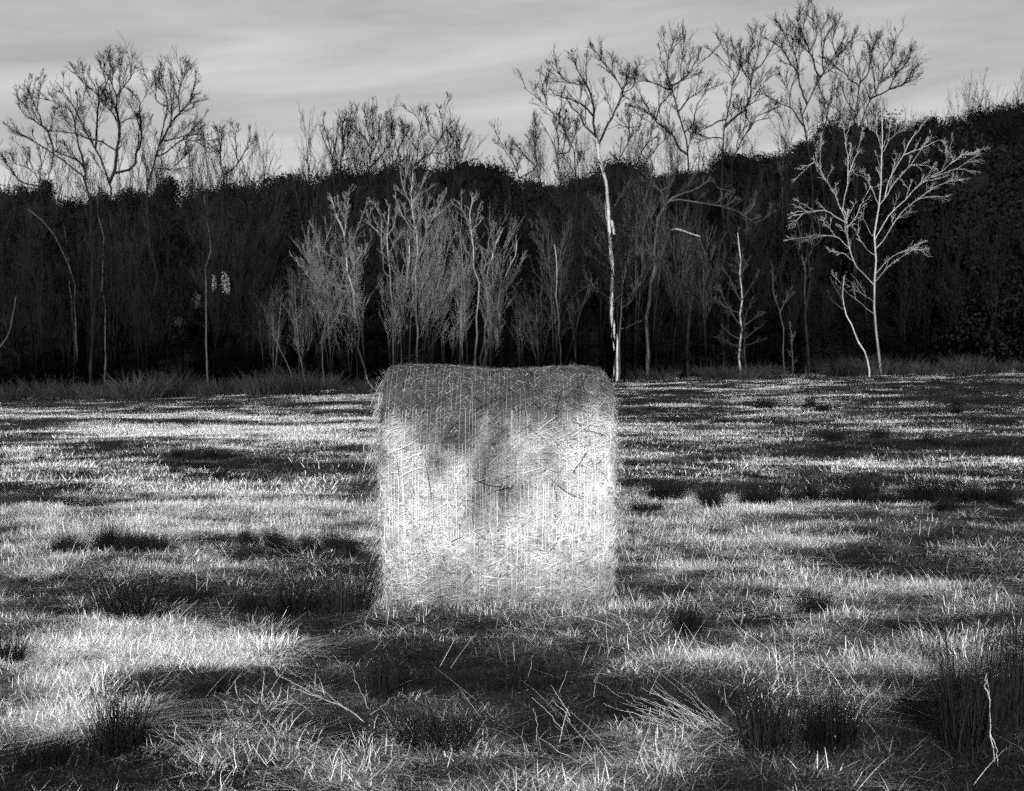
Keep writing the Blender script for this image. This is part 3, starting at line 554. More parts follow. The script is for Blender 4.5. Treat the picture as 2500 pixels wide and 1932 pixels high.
# pale thicket above the bale
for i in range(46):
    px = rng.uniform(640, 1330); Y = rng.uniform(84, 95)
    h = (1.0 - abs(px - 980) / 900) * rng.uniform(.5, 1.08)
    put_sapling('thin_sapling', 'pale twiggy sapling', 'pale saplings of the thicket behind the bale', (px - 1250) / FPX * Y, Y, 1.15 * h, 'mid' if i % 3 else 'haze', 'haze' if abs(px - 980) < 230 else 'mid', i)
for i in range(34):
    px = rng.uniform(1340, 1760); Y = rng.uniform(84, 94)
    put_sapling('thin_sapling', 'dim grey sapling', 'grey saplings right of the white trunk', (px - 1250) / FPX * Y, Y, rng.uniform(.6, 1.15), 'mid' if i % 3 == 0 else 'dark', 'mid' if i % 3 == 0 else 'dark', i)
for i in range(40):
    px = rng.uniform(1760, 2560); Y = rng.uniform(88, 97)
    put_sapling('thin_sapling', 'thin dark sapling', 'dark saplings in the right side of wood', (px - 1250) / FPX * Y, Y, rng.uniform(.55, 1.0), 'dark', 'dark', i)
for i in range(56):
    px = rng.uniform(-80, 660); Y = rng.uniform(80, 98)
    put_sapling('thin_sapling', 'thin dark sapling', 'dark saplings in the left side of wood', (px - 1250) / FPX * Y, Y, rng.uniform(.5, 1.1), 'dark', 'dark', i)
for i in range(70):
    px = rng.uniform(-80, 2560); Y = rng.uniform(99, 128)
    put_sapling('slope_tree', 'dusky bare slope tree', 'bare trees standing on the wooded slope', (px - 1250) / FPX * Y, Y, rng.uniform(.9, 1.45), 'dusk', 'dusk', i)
# twiggy bare tops along the ridge
SKY_X = [-200, 0, 150, 400, 600, 760, 900, 985, 1060, 1140, 1200, 1260, 1330, 1420, 1700, 1800, 1900, 2000, 2090, 2200, 2300, 2370, 2460, 2560, 2800]
SKY_Y = [462, 460, 456, 450, 436, 424, 414, 398, 412, 384, 388, 430, 432, 408, 392, 372, 368, 358, 304, 296, 292, 288, 266, 258, 250]
def skyline(px): return float(np.interp(px, SKY_X, SKY_Y))
for i in range(120):
    px = rng.uniform(-60, 2560)
    if 1150 < px < 1210: continue
    Y = rng.uniform(158, 176); x = (px - 1250) / FPX * Y; z = float(gh(x, Y))
    top = CAM_Z + (HOR - (skyline(px) - rng.uniform(8, 70) * (1.2 if 500 < px < 800 else .6 if px > 2050 else 1))) * Y / FPX
    put_sapling('ridge_tree', 'bare ridge-top tree', 'bare trees along the far ridge', x, Y, max(.4, (top - z) / 8.3), 'dark', 'dark', i)

# ---- evergreen masses
LEAF = mat('evergreen_leaf', 0.007, var=0.5, scale=.6, tone=True, rand=.35)
LEAFD = mat('blackish_evergreen_leaf', 0.005, var=0.5, scale=.6, tone=True, rand=.35)
def crown_mesh(seed, kind):
    """leaf cards in lobes spread through a unit-height crown (z 0..1)"""
    g = np.random.default_rng(seed)
    nl, per = 190, 90
    u = g.random(nl); th = g.random(nl) * 6.283
    if kind == 'cone': z = .08 + .9 * u; rad = .30 * (1.02 - z) ** .8 + .03
    elif kind == 'round': z = .12 + .84 * u; rad = .46 * np.sqrt(np.clip(1 - ((z - .55) / .48) ** 2, 0, 1)) + .02
    else: z = .1 + .86 * u; rad = .36 * np.sqrt(np.clip(1 - ((z - .45) / .56) ** 2, 0, 1)) + .02
    rr = rad * np.sqrt(g.uniform(.35, 1.1, nl))
    c = np.stack([rr * np.cos(th), rr * np.sin(th), z], 1)
    sz = g.uniform(.06, .12, nl)
    pts = (c[:, None, :] + unit(g.normal(size=(nl, per, 3))) * (g.random((nl, per, 1)) ** .4) * sz[:, None, None] * np.array([1.15, 1.15, .9])).reshape(-1, 3)
    tone = np.repeat(g.uniform(.55, 1.5, nl), per)
    n = len(pts); a = unit(g.normal(size=(n, 3))); b = unit(np.cross(a, g.normal(size=(n, 3))))
    s = g.uniform(.006, .014, n)[:, None]
    v = np.stack([pts - a * s, pts + b * s * .6, pts + a * s, pts - b * s * .6], 1).reshape(-1, 3)
    f = np.arange(n * 4).reshape(-1, 4)
    # the shaded heart of the crown: lumpy, closed
    nu_, nv_ = 14, 10; T_, Z_ = np.meshgrid(np.arange(nu_) * 6.283 / nu_, np.linspace(.04, .93, nv_))
    if kind == 'cone': rr_ = .30 * (1.02 - Z_) ** .8
    elif kind == 'round': rr_ = .46 * np.sqrt(np.clip(1 - ((Z_ - .55) / .50) ** 2, 0, 1))
    else: rr_ = .36 * np.sqrt(np.clip(1 - ((Z_ - .45) / .56) ** 2, 0, 1))
    rr_ = rr_ * (.42 + .35 * g.random(rr_.shape)) + .012; rr_[-1] *= .4
    cv_ = np.stack([rr_ * np.cos(T_), rr_ * np.sin(T_), Z_ + .03 * g.normal(size=Z_.shape)], -1).reshape(-1, 3)
    i_ = np.arange(nv_ - 1)[:, None] * nu_; j_ = np.arange(nu_)[None, :]; k_ = (j_ + 1) % nu_
    cf_ = np.stack([i_ + j_, i_ + k_, i_ + nu_ + k_, i_ + nu_ + j_], -1).reshape(-1, 4) + len(v)
    return mesh_from('evergreen_crown', np.vstack([v, cv_]), np.vstack([f, cf_]), np.r_[np.repeat(tone, 4), np.full(len(cv_), 1.0)], False)
CROWN = [crown_mesh(300 + i, k) for i, k in enumerate(('round', 'cone', 'oval', 'round', 'oval', 'cone'))]
ta = Acc(); tubes(ta, np.array([[[0, 0, 0], [.005, 0, .3], [0, .005, .62], [0, 0, .9]]]), np.array([[.018, .014, .009, .004]]), 6)
EV_TRUNK = ta.mesh('evergreen_trunk')
def evergreen(name, label, group, x, y, h, w, i, leaf=LEAF, sink=0.0):
    r = empty(name, (x, y, float(gh(x, y)) - sink), label, 'tree', group)
    r.rotation_euler = (0, 0, rng.random() * 6.28); r.scale = (w, w, h)
    obj('trunk', EV_TRUNK, BARK['dark'], r); obj('crown', CROWN[i % 6], leaf, r)
    return r
n_ev = 0
def ev_row(n, Ya, Yb, off_a, off_b, wa, wb, label, group, leaf, kinds, pxa=-150, pxb=2650):
    global n_ev
    for j in range(n):
        px = pxa + (pxb - pxa) * (j + rng.random()) / n; Y = rng.uniform(Ya, Yb); x = (px - 1250) / FPX * Y; z = float(gh(x, Y))
        top = CAM_Z + (HOR - skyline(px) - rng.uniform(off_a, off_b)) * Y / FPX
        h = max(2.2, top - z); evergreen('evergreen_tree', ('rounded ', 'pointed ', 'oval ', 'rounded ', 'oval ', 'pointed ')[kinds[j % len(kinds)]] + label + ' ' + place(px), group, x, Y, h, max(h * .8, rng.uniform(wa, wb)), kinds[j % len(kinds)], leaf); n_ev += 1
ev_row(46, 160, 178, -12, 34, 7, 11, 'dark ridge-top evergreen', 'evergreens along the ridge top', LEAF, (0, 3, 2, 4, 1))
ev_row(34, 136, 156, 15, 70, 7, 11, 'dark evergreen high on slope', 'evergreens high on the slope', LEAF, (0, 2, 3, 4, 5))
ev_row(32, 116, 134, 60, 150, 6, 10, 'dark evergreen halfway down slope', 'evergreens halfway down the slope', LEAF, (2, 0, 4, 1, 3))
ev_row(40, 100, 114, 140, 300, 5, 9, 'blackish evergreen at slope foot', 'evergreens at the foot of the slope', LEAFD, (2, 4, 0, 3))
ev_row(54, 95, 101, 330, 470, 4, 7, 'blackish evergreen bush', 'evergreen bushes behind the trunks', LEAFD, (0, 3, 4))
for (px, py, Y, w, i, lab) in ((2290, 330, 100, 11, 0, 'big rounded dark evergreen right of the white-limbed tree'), (2440, 375, 96, 12, 3, 'broad dark tree with rounded top at the right edge'), (2560, 400, 94, 11, 2, 'dark evergreen mass cut by the right edge of photo'),
                           (1150, 385, 150, 8, 3, 'rounded cedar top standing proud of the middle skyline'), (985, 398, 152, 6, 0, 'smaller rounded cedar top left of the proud one on the middle skyline'), (2110, 290, 140, 10, 0, 'dark evergreen shoulder below the broad rounded bare crown'), (2450, 262, 150, 10, 3, 'topmost evergreen on the ridge at the right edge')):
    x = (px - 1250) / FPX * Y; z = float(gh(x, Y)); evergreen('evergreen_tree', lab, None, x, Y, CAM_Z + (HOR - py) * Y / FPX - z, w, i, LEAF if py > 300 or Y > 110 else LEAFD)

# ------------------------------------------------------------------ hay bale
BC = np.array([-0.082, 11.12]); BW, BR = 1.42, 0.81
bz = float(gh(*BC)); BZ = .655
bale = empty('hay_bale', (BC[0], BC[1], bz), 'round net-wrapped hay bale lying on its side in the field', 'hay bale')
def bale_surf(u, th):
    """u in -1..1 along the axle, th around (0 = towards camera, pi/2 = up): points relative to the bale's base"""
    u = np.asarray(u, float); th = np.asarray(th, float)
    edge = np.clip((np.abs(u) - .91) / .09, 0, 1)
    r = BR * (1 - .065 * (1 - np.sqrt(np.clip(1 - edge ** 2, 0, 1))))
    r = r * (1 + .028 * (fbm(u * 2.1 + 9, np.cos(th) * 1.5 + 3 + np.sin(th), 21, 3) - .5) * 2)
    top = np.clip(np.sin(th), 0, 1) ** 4
    r = r - top * (.014 * np.exp(-((u - .15) / .34) ** 2) - .006 * np.exp(-((u - .62) / .22) ** 2) - .006 * np.exp(-((u + .6) / .25) ** 2))
    r = r - top * .035 * np.clip((u - .74) / .26, 0, 1)
    x = u * BW / 2 * (1 + .012 * np.sin(th * 2 + 1) + .035 * (np.sin(th) > 0) * np.sin(th) * (u < 0) * np.abs(u))
    c, s = np.cos(th), np.sin(th)
    z = r * s; y = -r * c * 1.02
    z = np.where(z < -.60, -.60 + (z + .60) * .55, z)          # it has settled on its own weight
    return np.stack([x, y, z + BZ], -1)
nu, nv = 90, 150
U, T = np.meshgrid(np.linspace(-1, 1, nu), np.linspace(0, 2 * np.pi, nv, endpoint=False))
bv = bale_surf(U, T); f3 = fbm(U * 14, np.cos(T) * 9 + np.sin(T) * 11, 33, 3) - .5
nrm = np.stack([0 * T, -np.cos(T), np.sin(T)], -1); bv = bv + nrm * (f3 * .03)[..., None]
ii = np.arange(nv)[:, None] * nu + np.arange(nu - 1)[None, :]; jj = ((np.arange(nv) + 1) % nv)[:, None] * nu + np.arange(nu - 1)[None, :]
bf = np.stack([ii, ii + 1, jj + 1, jj], -1).reshape(-1, 4)
bv = bv.reshape(-1, 3); tone = np.ones(len(bv))
# closed ends: rings shrinking to the axle, slightly dished
base = len(bv); cap_v, cap_f = [], []
for side, col in ((-1, 0), (1, nu - 1)):
    prev = np.arange(nv) * nu + col
    for q, rad in enumerate((.8, .55, .3, .02)):
        ring = bale_surf(np.full(nv, side), np.linspace(0, 2 * np.pi, nv, endpoint=False)); cen = np.array([side * BW / 2, 0, BZ])
        ring = cen + (ring - cen) * rad + np.array([side * .02 * (1 - rad), 0, 0]) + rng.normal(size=ring.shape) * .008
        idx = base + sum(len(c) for c in cap_v) + np.arange(nv); cap_v.append(ring)
        k2 = np.roll(np.arange(nv), -1)
        cap_f.append(np.stack([prev, prev[k2], idx[k2], idx], -1) if side < 0 else np.stack([prev[k2], prev, idx, idx[k2]], -1)); prev = idx
bv = np.vstack([bv] + cap_v); bf = np.vstack([bf] + cap_f)
def weather(u, th):
    """darker cap, plus shade painted into the tongue down its middle and the underside; 0..1"""
    h = np.sin(th)
    n = (fbm(u * 2.2 + 40, h * 2.0, 51, 4) - .5) * 1.5 + .10 * (u < -.2) * 0
    cap = sstep(.10, .62, h + n * .9 - .20 * np.clip(u, 0, 1))
    tongue = .9 * np.exp(-((u + .08 + n * .3) / .22) ** 2) * sstep(-.25, .35, h + n * .6)  # shadow falling down the middle, put into the hay's tone
    low = .55 * sstep(.25, .9, -h + n * .9)  # shade low on the roll, painted into the tone as well
    return np.clip(np.maximum(np.maximum(cap, tongue), low), 0, 1)
STRAW = mat('straw', .58, var=.15, scale=12, tone=True); HAY = mat('packed_hay', .26, var=.7, scale=26, bump=1.0, tone=True)
btone = np.ones(len(bv)); btone[:nu * nv] = (1 - .75 * weather(U, T)).ravel(); btone[nu * nv:] = .5
obj('body', mesh_from('bale_body', bv, bf, btone), HAY, bale)
# straw lying on the rolled surface
def straws(n, lmin, lmax, w, lift, seed, dirfun, acc, tlo, thi, uw=1.0, tha=-1.25, thb=2.6):
    g = np.random.default_rng(seed)
    u = g.uniform(-uw, uw, n); th = g.uniform(tha, thb, n)
    a = dirfun(u, th, g); ln = g.uniform(lmin, lmax, n)
    s = np.linspace(-.5, .5, 5)
    bend = g.normal(size=n) * .16
    ang = a[:, None] + bend[:, None] * s * 2
    du = np.cumsum(np.cos(ang) * ln[:, None] / 5, 1); dt = np.cumsum(np.sin(ang) * ln[:, None] / 5, 1)
    uu = np.clip(u[:, None] + (du - du.mean(1, keepdims=True)) / (BW / 2), -1.02, 1.02); tt = th[:, None] + (dt - dt.mean(1, keepdims=True)) / BR
    pts = bale_surf(uu, tt); nr = np.stack([0 * tt, -np.cos(tt), np.sin(tt)], -1)
    lf = (g.random(n) ** 2 * lift)[:, None] + .016 + g.normal(size=(n, 1)) * .007 + (g.random((n, 1)) < .22) * (s + .5)[None, :] ** 2 * lift * 2.2
    pts = pts + nr * lf[..., None]
    W = w * (.5 + g.random(n))[:, None] * np.ones(5)
    W[:, -1] *= .4
    tn = g.uniform(tlo, thi, n) * (1 - .84 * weather(u, th)) * (.55 + .8 * fbm(u * 9, th * 8, 55, 3))
    fl = unit(nr + g.normal(size=(n, 1, 3)) * .45)
    ribbons(acc, pts, W, tn, fl)
sa = Acc()
def d_any(u, th, g): return g.uniform(0, np.pi, len(u))
def d_patch(u, th, g):
    base = .55 + 1.6 * (fbm(u * 1.6 + 3, th * 1.4, 61, 2) - .5) * 2
    return base + g.normal(size=len(u)) * .5
def d_diag(u, th, g): return .42 + g.normal(size=len(u)) * .22
straws(46000, .015, .06, .0010, .006, 70, d_any, sa, .5, 1.3)
straws(16000, .03, .10, .0009, .008, 71, d_patch, sa, .5, 1.4)
straws(420, .06, .22, .0010, .020, 72, d_diag, sa, .8, 1.5, .95, .25, 1.15)
straws(36, .12, .28, .0020, .03, 73, d_diag, sa, 1.2, 1.6, .85, -.5, 1.2)
straws(1500, .03, .14, .0012, .014, 74, d_any, sa, .04, .2)
straws(60, .10, .28, .0018, .030, 75, d_any, sa, .03, .10, .8, .1, 1.1)
straws(110, .08, .24, .0012, .030, 76, d_any, sa, 1.2, 1.6, .95, -1.0, 1.3)
tag(obj('straw', sa.mesh('bale_straw', False), STRAW, bale), kind='stuff')
# net wrap: fine cords running round the roll
na = Acc(); g = np.random.default_rng(80)
for k, uu in enumerate(np.linspace(-.955, .955, 66)):
    uu = uu + g.normal() * .004
    for a0 in np.arange(-1.05, 2.4, .30):
        if g.random() < .28: continue
        tt = np.linspace(a0, a0 + .31, 8); u_ = uu + .007 * np.sin(tt * 4 + k * 1.7) + g.normal() * .004
        pts = bale_surf(np.full(8, u_), tt); nr = np.stack([0 * tt, -np.cos(tt), np.sin(tt)], -1)
        hh = np.sin(tt); band = np.maximum(np.exp(-((hh + .02) / .26) ** 2), sstep(.80, .95, hh) * .6); bur = .017 + .018 * band + .018 * (fbm(np.full(8, uu * 4), tt * 2.5, 90, 2) - .5) * 2
        tubes(na, (pts + nr * bur[:, None])[None], np.full((1, 8), .0014), 4, np.array([(1.0 + .2 * g.normal()) * (1 - .62 * float(weather(np.array(uu), np.array(tt.mean()))))]))
# thin slanting ties of the net
for k in range(900):
    u0 = g.uniform(-.95, .93); t0 = g.uniform(-1.0, 2.3); s = np.linspace(0, 1, 3); sg = 1 if k % 2 else -1
    pts = bale_surf(u0 + .031 * s, t0 + sg * .04 * s); nr = np.stack([0 * s, -np.cos(t0 + 0 * s), np.sin(t0 + 0 * s)], -1)
    tubes(na, (pts + nr * .029)[None], np.full((1, 3), .0008), 3, np.array([.8]))
tag(obj('net_wrap', na.mesh('net_wrap'), mat('net_cord', .78, var=.2, scale=8, tone=True), bale), kind='stuff')
# frayed ends
fa = Acc()
def fringe(side, n, seed, lo, hi, tlo, thi, droop):
    g = np.random.default_rng(seed)
    th = g.uniform(-1.2, 2.0, n); th[: n // 3] = g.uniform(.25, 1.1, n // 3)
    p0 = bale_surf(np.full(n, side * .985), th); cen = np.array([0, 0, BZ]); k = g.uniform(.72, 1.0, n)[:, None]
    p0 = np.where(np.arange(3) == 0, p0, cen + (p0 - cen) * k)
    nr = np.stack([np.full(n, side * 1.0), -np.cos(th) * .9, np.sin(th) * .7], -1) + g.normal(size=(n, 3)) * .7; nr[:, 0] = np.abs(nr[:, 0]) * side; nr = unit(nr)
    ln = g.uniform(lo, hi, n); s = np.linspace(0, 1, 6)
    pts = p0[:, None, :] + nr[:, None, :] * (ln[:, None] * s)[..., None]
    pts[..., 2] -= droop * ln[:, None] * s ** 2 * g.uniform(-.3, 1.4, n)[:, None]
    pts += g.normal(size=(n, 1, 3)) * (s * (1 - s))[None, :, None] * .10 * ln.mean() * 4
    ribbons(fa, pts, .0016 * (.5 + g.random(n))[:, None] * np.linspace(1, .4, 6), g.uniform(tlo, thi, n))
fringe(-1, 1500, 81, .04, .13, .25, 1.2, .5); fringe(1, 1300, 82, .03, .09, .2, 1.0, .5)
fringe(-1, 90, 83, .10, .24, .6, 1.5, 1.2); fringe(1, 40, 84, .08, .15, .4, 1.2, .8)
tag(obj('frayed_straw', fa.mesh('frayed_straw', False), STRAW, bale), kind='stuff')

# ------------------------------------------------------------------ grasses
def tuft_mesh(name, seed, nb, rad, h0, h1, w, lean, curl, tlo=.5, thi=1.3, npts=5, wind=(0, 0)):
    g = np.random.default_rng(seed)
    a = g.random(nb) * 6.283; r = rad * np.sqrt(g.random(nb))
    p0 = np.stack([r * np.cos(a), r * np.sin(a), np.full(nb, -.02)], 1)
    d = np.stack([np.cos(a) * lean * r / rad + wind[0], np.sin(a) * lean * r / rad + wind[1], np.ones(nb)], 1) + g.normal(size=(nb, 3)) * np.array([lean * .6, lean * .6, .1])
    d[:, 2] = np.maximum(d[:, 2], .12); d = unit(d)
    ln = g.uniform(h0, h1, nb); s = np.linspace(0, 1, npts)
    pts = p0[:, None, :] + d[:, None, :] * (ln[:, None] * s)[..., None]
    hd = d.copy(); hd[:, 2] = 0; hd += g.normal(size=(nb, 3)) * np.array([.5, .5, 0])
    c = curl * g.uniform(0, 1.5, nb)
    pts += hd[:, None, :] * (c[:, None] * ln[:, None] * s ** 2)[..., None]
    pts[..., 2] -= (c[:, None] * .45 * ln[:, None] * s ** 2.2)
    pts[..., 2] = np.maximum(pts[..., 2], np.where(s > 0.01, .004, -.02))
    acc = Acc(); ribbons(acc, pts, w * (.5 + g.random(nb))[:, None] * np.array([1, 1, .9, .65, .2] if npts == 5 else np.linspace(1, .2, npts)), g.uniform(tlo, thi, nb))
    return acc.mesh(name, False)
G_PALE = mat('dry_grass_pale', .70, var=.12, scale=3, tone=True, rand=.2)
G_MID = mat('dry_grass_grey', .14, var=.2, scale=3, tone=True, rand=.35)
G_DARK = mat('green_grass_dark', .03, var=.3, scale=3, tone=True, rand=.4)
G_STEM = mat('dead_stem_pale', .66, var=.15, scale=3, tone=True, rand=.35)
G_RUSH = mat('rush_dark', .009, var=.4, scale=3, tone=True, rand=.3)
protos = bpy.data.collections.new('grass_prototypes')
PROTO_IDX = {}
def proto(name, me, m):
    me.materials.append(m); o = bpy.data.objects.new(name, me); protos.objects.link(o)
order = []
def add_protos(cls, makers, m):
    for k, me in enumerate(makers):
        nm = '%02d_%s' % (len(order), cls); proto(nm, me, m); PROTO_IDX.setdefault(cls, []).append(len(order)); order.append(nm)
short = lambda sd: tuft_mesh('short_tuft', sd, 72, .09, .025, .085, .0009, 1.5, 1.0, .2, 1.7)
wisp = lambda sd: tuft_mesh('wisp_tuft', sd, 30, .11, .05, .14, .0007, 1.3, 1.2, .3, 1.5)
curly = lambda sd: tuft_mesh('curly_tuft', sd, 84, .11, .03, .11, .0009, 1.15, 1.3, .3, 1.45)
farc = lambda sd: tuft_mesh('far_tuft', sd, 76, .24, .03, .095, .0026, 1.3, .8, .25, 1.6, npts=3)
add_protos('pale', [curly(1), curly(2), curly(3), wisp(4)], G_PALE)
add_protos('white', [curly(31), curly(32), curly(33)], mat('bleached_grass', .93, var=.08, scale=3, tone=True, rand=.1))
add_protos('mid', [short(5), short(6), curly(7), wisp(8)], G_MID)
add_protos('dark', [short(9), short(10), short(11), wisp(12)], G_DARK)
add_protos('fpale', [farc(13), farc(14), farc(15)], G_PALE)
add_protos('fmid', [farc(16), farc(17), farc(18)], G_MID)
add_protos('fdark', [farc(19), farc(20), farc(21)], G_DARK)

def grass_object(name, label, xy, idx, scl):
    x, y = xy[:, 0], xy[:, 1]; z = gh(x, y)
    me = bpy.data.meshes.new(name); me.vertices.add(len(x)); me.vertices.foreach_set('co', np.stack([x, y, z], 1).astype(np.float32).ravel())
    a = me.attributes.new('pick', 'INT', 'POINT'); a.data.foreach_set('value', idx.astype(np.int32))
    a = me.attributes.new('grow', 'FLOAT', 'POINT'); a.data.foreach_set('value', scl.astype(np.float32))
    a = me.attributes.new('turn', 'FLOAT', 'POINT'); a.data.foreach_set('value', (rng.random(len(x)) * 6.283).astype(np.float32))
    me.update()
    o = bpy.data.objects.new(name, me); COL.objects.link(o); tag(o, label, None, None, 'stuff')
    ng = bpy.data.node_groups.new(name, 'GeometryNodeTree')
    ng.interface.new_socket('Geometry', in_out='INPUT', socket_type='NodeSocketGeometry'); ng.interface.new_socket('Geometry', in_out='OUTPUT', socket_type='NodeSocketGeometry')
    A = ng.nodes.new; K = ng.links.new
    gi, go = A('NodeGroupInput'), A('NodeGroupOutput')
    ci = A('GeometryNodeCollectionInfo'); ci.inputs[0].default_value = protos; ci.inputs['Separate Children'].default_value = True; ci.inputs['Reset Children'].default_value = True
    ip = A('GeometryNodeInstanceOnPoints'); ip.inputs['Pick Instance'].default_value = True
    def attr(nm, ty):
        n = A('GeometryNodeInputNamedAttribute'); n.data_type = ty; n.inputs[0].default_value = nm; return n.outputs[0]
    cx = A('ShaderNodeCombineXYZ'); K(attr('turn', 'FLOAT'), cx.inputs[2])
    K(gi.outputs[0], ip.inputs['Points']); K(ci.outputs[0], ip.inputs['Instance']); K(attr('pick', 'INT'), ip.inputs['Instance Index']); K(cx.outputs[0], ip.inputs['Rotation']); K(attr('grow', 'FLOAT'), ip.inputs['Scale'])
    K(ip.outputs[0], go.inputs[0])
    md = o.modifiers.new('scatter', 'NODES'); md.node_group = ng
    return o

# where the field is bleached and where it is dark: patches given as photo positions, laid on the ground
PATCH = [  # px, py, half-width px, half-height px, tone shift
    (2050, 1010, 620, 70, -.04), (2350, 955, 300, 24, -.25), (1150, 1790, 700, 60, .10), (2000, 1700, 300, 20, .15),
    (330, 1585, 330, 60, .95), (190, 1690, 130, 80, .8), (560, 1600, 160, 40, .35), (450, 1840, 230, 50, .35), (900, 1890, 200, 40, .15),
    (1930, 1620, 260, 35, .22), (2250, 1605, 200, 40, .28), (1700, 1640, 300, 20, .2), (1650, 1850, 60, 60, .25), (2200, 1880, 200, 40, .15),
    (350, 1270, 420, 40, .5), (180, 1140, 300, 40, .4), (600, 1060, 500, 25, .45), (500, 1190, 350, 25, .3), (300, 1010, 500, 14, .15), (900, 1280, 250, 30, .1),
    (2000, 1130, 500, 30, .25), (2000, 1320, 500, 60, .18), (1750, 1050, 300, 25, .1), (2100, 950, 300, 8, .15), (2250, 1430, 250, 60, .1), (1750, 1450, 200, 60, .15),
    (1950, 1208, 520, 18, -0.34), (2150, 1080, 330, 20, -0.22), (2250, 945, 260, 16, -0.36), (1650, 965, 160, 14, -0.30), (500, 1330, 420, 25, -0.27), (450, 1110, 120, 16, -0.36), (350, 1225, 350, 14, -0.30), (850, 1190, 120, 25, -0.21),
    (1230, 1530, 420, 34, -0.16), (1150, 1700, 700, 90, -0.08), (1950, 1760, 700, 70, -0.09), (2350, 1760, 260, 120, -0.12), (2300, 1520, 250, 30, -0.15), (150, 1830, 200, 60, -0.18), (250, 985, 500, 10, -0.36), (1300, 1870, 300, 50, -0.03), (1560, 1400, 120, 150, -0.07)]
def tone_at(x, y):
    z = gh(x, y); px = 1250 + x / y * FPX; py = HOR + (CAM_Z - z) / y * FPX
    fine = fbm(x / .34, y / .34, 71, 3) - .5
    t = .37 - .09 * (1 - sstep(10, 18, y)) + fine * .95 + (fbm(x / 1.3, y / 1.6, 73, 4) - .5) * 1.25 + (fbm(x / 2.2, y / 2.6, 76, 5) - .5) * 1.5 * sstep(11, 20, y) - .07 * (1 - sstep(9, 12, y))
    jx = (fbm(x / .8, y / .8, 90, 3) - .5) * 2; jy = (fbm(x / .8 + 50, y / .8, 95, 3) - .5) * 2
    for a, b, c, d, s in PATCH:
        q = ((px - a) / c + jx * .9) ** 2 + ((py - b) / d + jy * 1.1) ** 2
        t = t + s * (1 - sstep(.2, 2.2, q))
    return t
def scatter(n, ya, yb, half, power=1.0):
    # points over a wedge of the field somewhat wider than the view
    y = (rng.random(n) * (yb ** power - ya ** power) + ya ** power) ** (1 / power)
    x = rng.uniform(-1, 1, n) * (half * y + 1.0)
    return np.stack([x, y], 1)
def inside_bale(p): return (np.abs(p[:, 0] - BC[0]) < .70) & (np.abs(p[:, 1] - BC[1]) < .52)
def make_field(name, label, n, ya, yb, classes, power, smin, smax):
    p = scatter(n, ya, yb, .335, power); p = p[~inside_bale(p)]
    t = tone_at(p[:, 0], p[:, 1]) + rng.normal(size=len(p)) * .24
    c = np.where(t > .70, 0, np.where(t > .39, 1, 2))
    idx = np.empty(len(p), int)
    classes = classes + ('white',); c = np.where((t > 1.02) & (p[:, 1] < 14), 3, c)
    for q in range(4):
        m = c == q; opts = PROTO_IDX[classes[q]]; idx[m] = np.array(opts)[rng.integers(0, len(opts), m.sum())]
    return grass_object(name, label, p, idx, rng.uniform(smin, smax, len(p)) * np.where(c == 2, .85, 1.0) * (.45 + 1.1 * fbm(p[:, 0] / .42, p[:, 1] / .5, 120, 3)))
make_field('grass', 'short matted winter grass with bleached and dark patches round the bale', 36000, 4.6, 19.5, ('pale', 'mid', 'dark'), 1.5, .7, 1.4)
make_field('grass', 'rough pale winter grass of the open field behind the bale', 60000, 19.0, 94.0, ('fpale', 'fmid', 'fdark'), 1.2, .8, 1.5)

fp = np.stack([rng.uniform(-.92, .86, 420), rng.normal(10.42, .10, 420)], 1); fp = np.vstack([fp, np.stack([rng.choice([-.84, .70], 120) + rng.normal(size=120) * .06, rng.uniform(10.35, 11.3, 120)], 1)])
grass_object('grass', 'grass and fallen hay gathered along the foot of the bale', fp, np.array(PROTO_IDX['dark'] + PROTO_IDX['mid'] + PROTO_IDX['pale'][:2])[rng.integers(0, 10, len(fp))], rng.uniform(.7, 1.4, len(fp)))
add_protos('stem', [tuft_mesh('loose_stems', 600 + q, 3, .12, .10, .32, .00075, 1.7, .25, .4, 1.3) for q in range(6)], G_STEM)
p = scatter(1900, 4.8, 15.0, .335, 1.4); p = p[~inside_bale(p)]; m = tone_at(p[:, 0], p[:, 1]) > .3 + .25 * rng.random(len(p)); p = p[m | (rng.random(len(p)) < .35)]
grass_object('dead_stems', 'loose pale dead stems strewn through the grass near the bale', p, np.array(PROTO_IDX['stem'])[rng.integers(0, 6, len(p))], rng.uniform(.6, 1.2, len(p)))

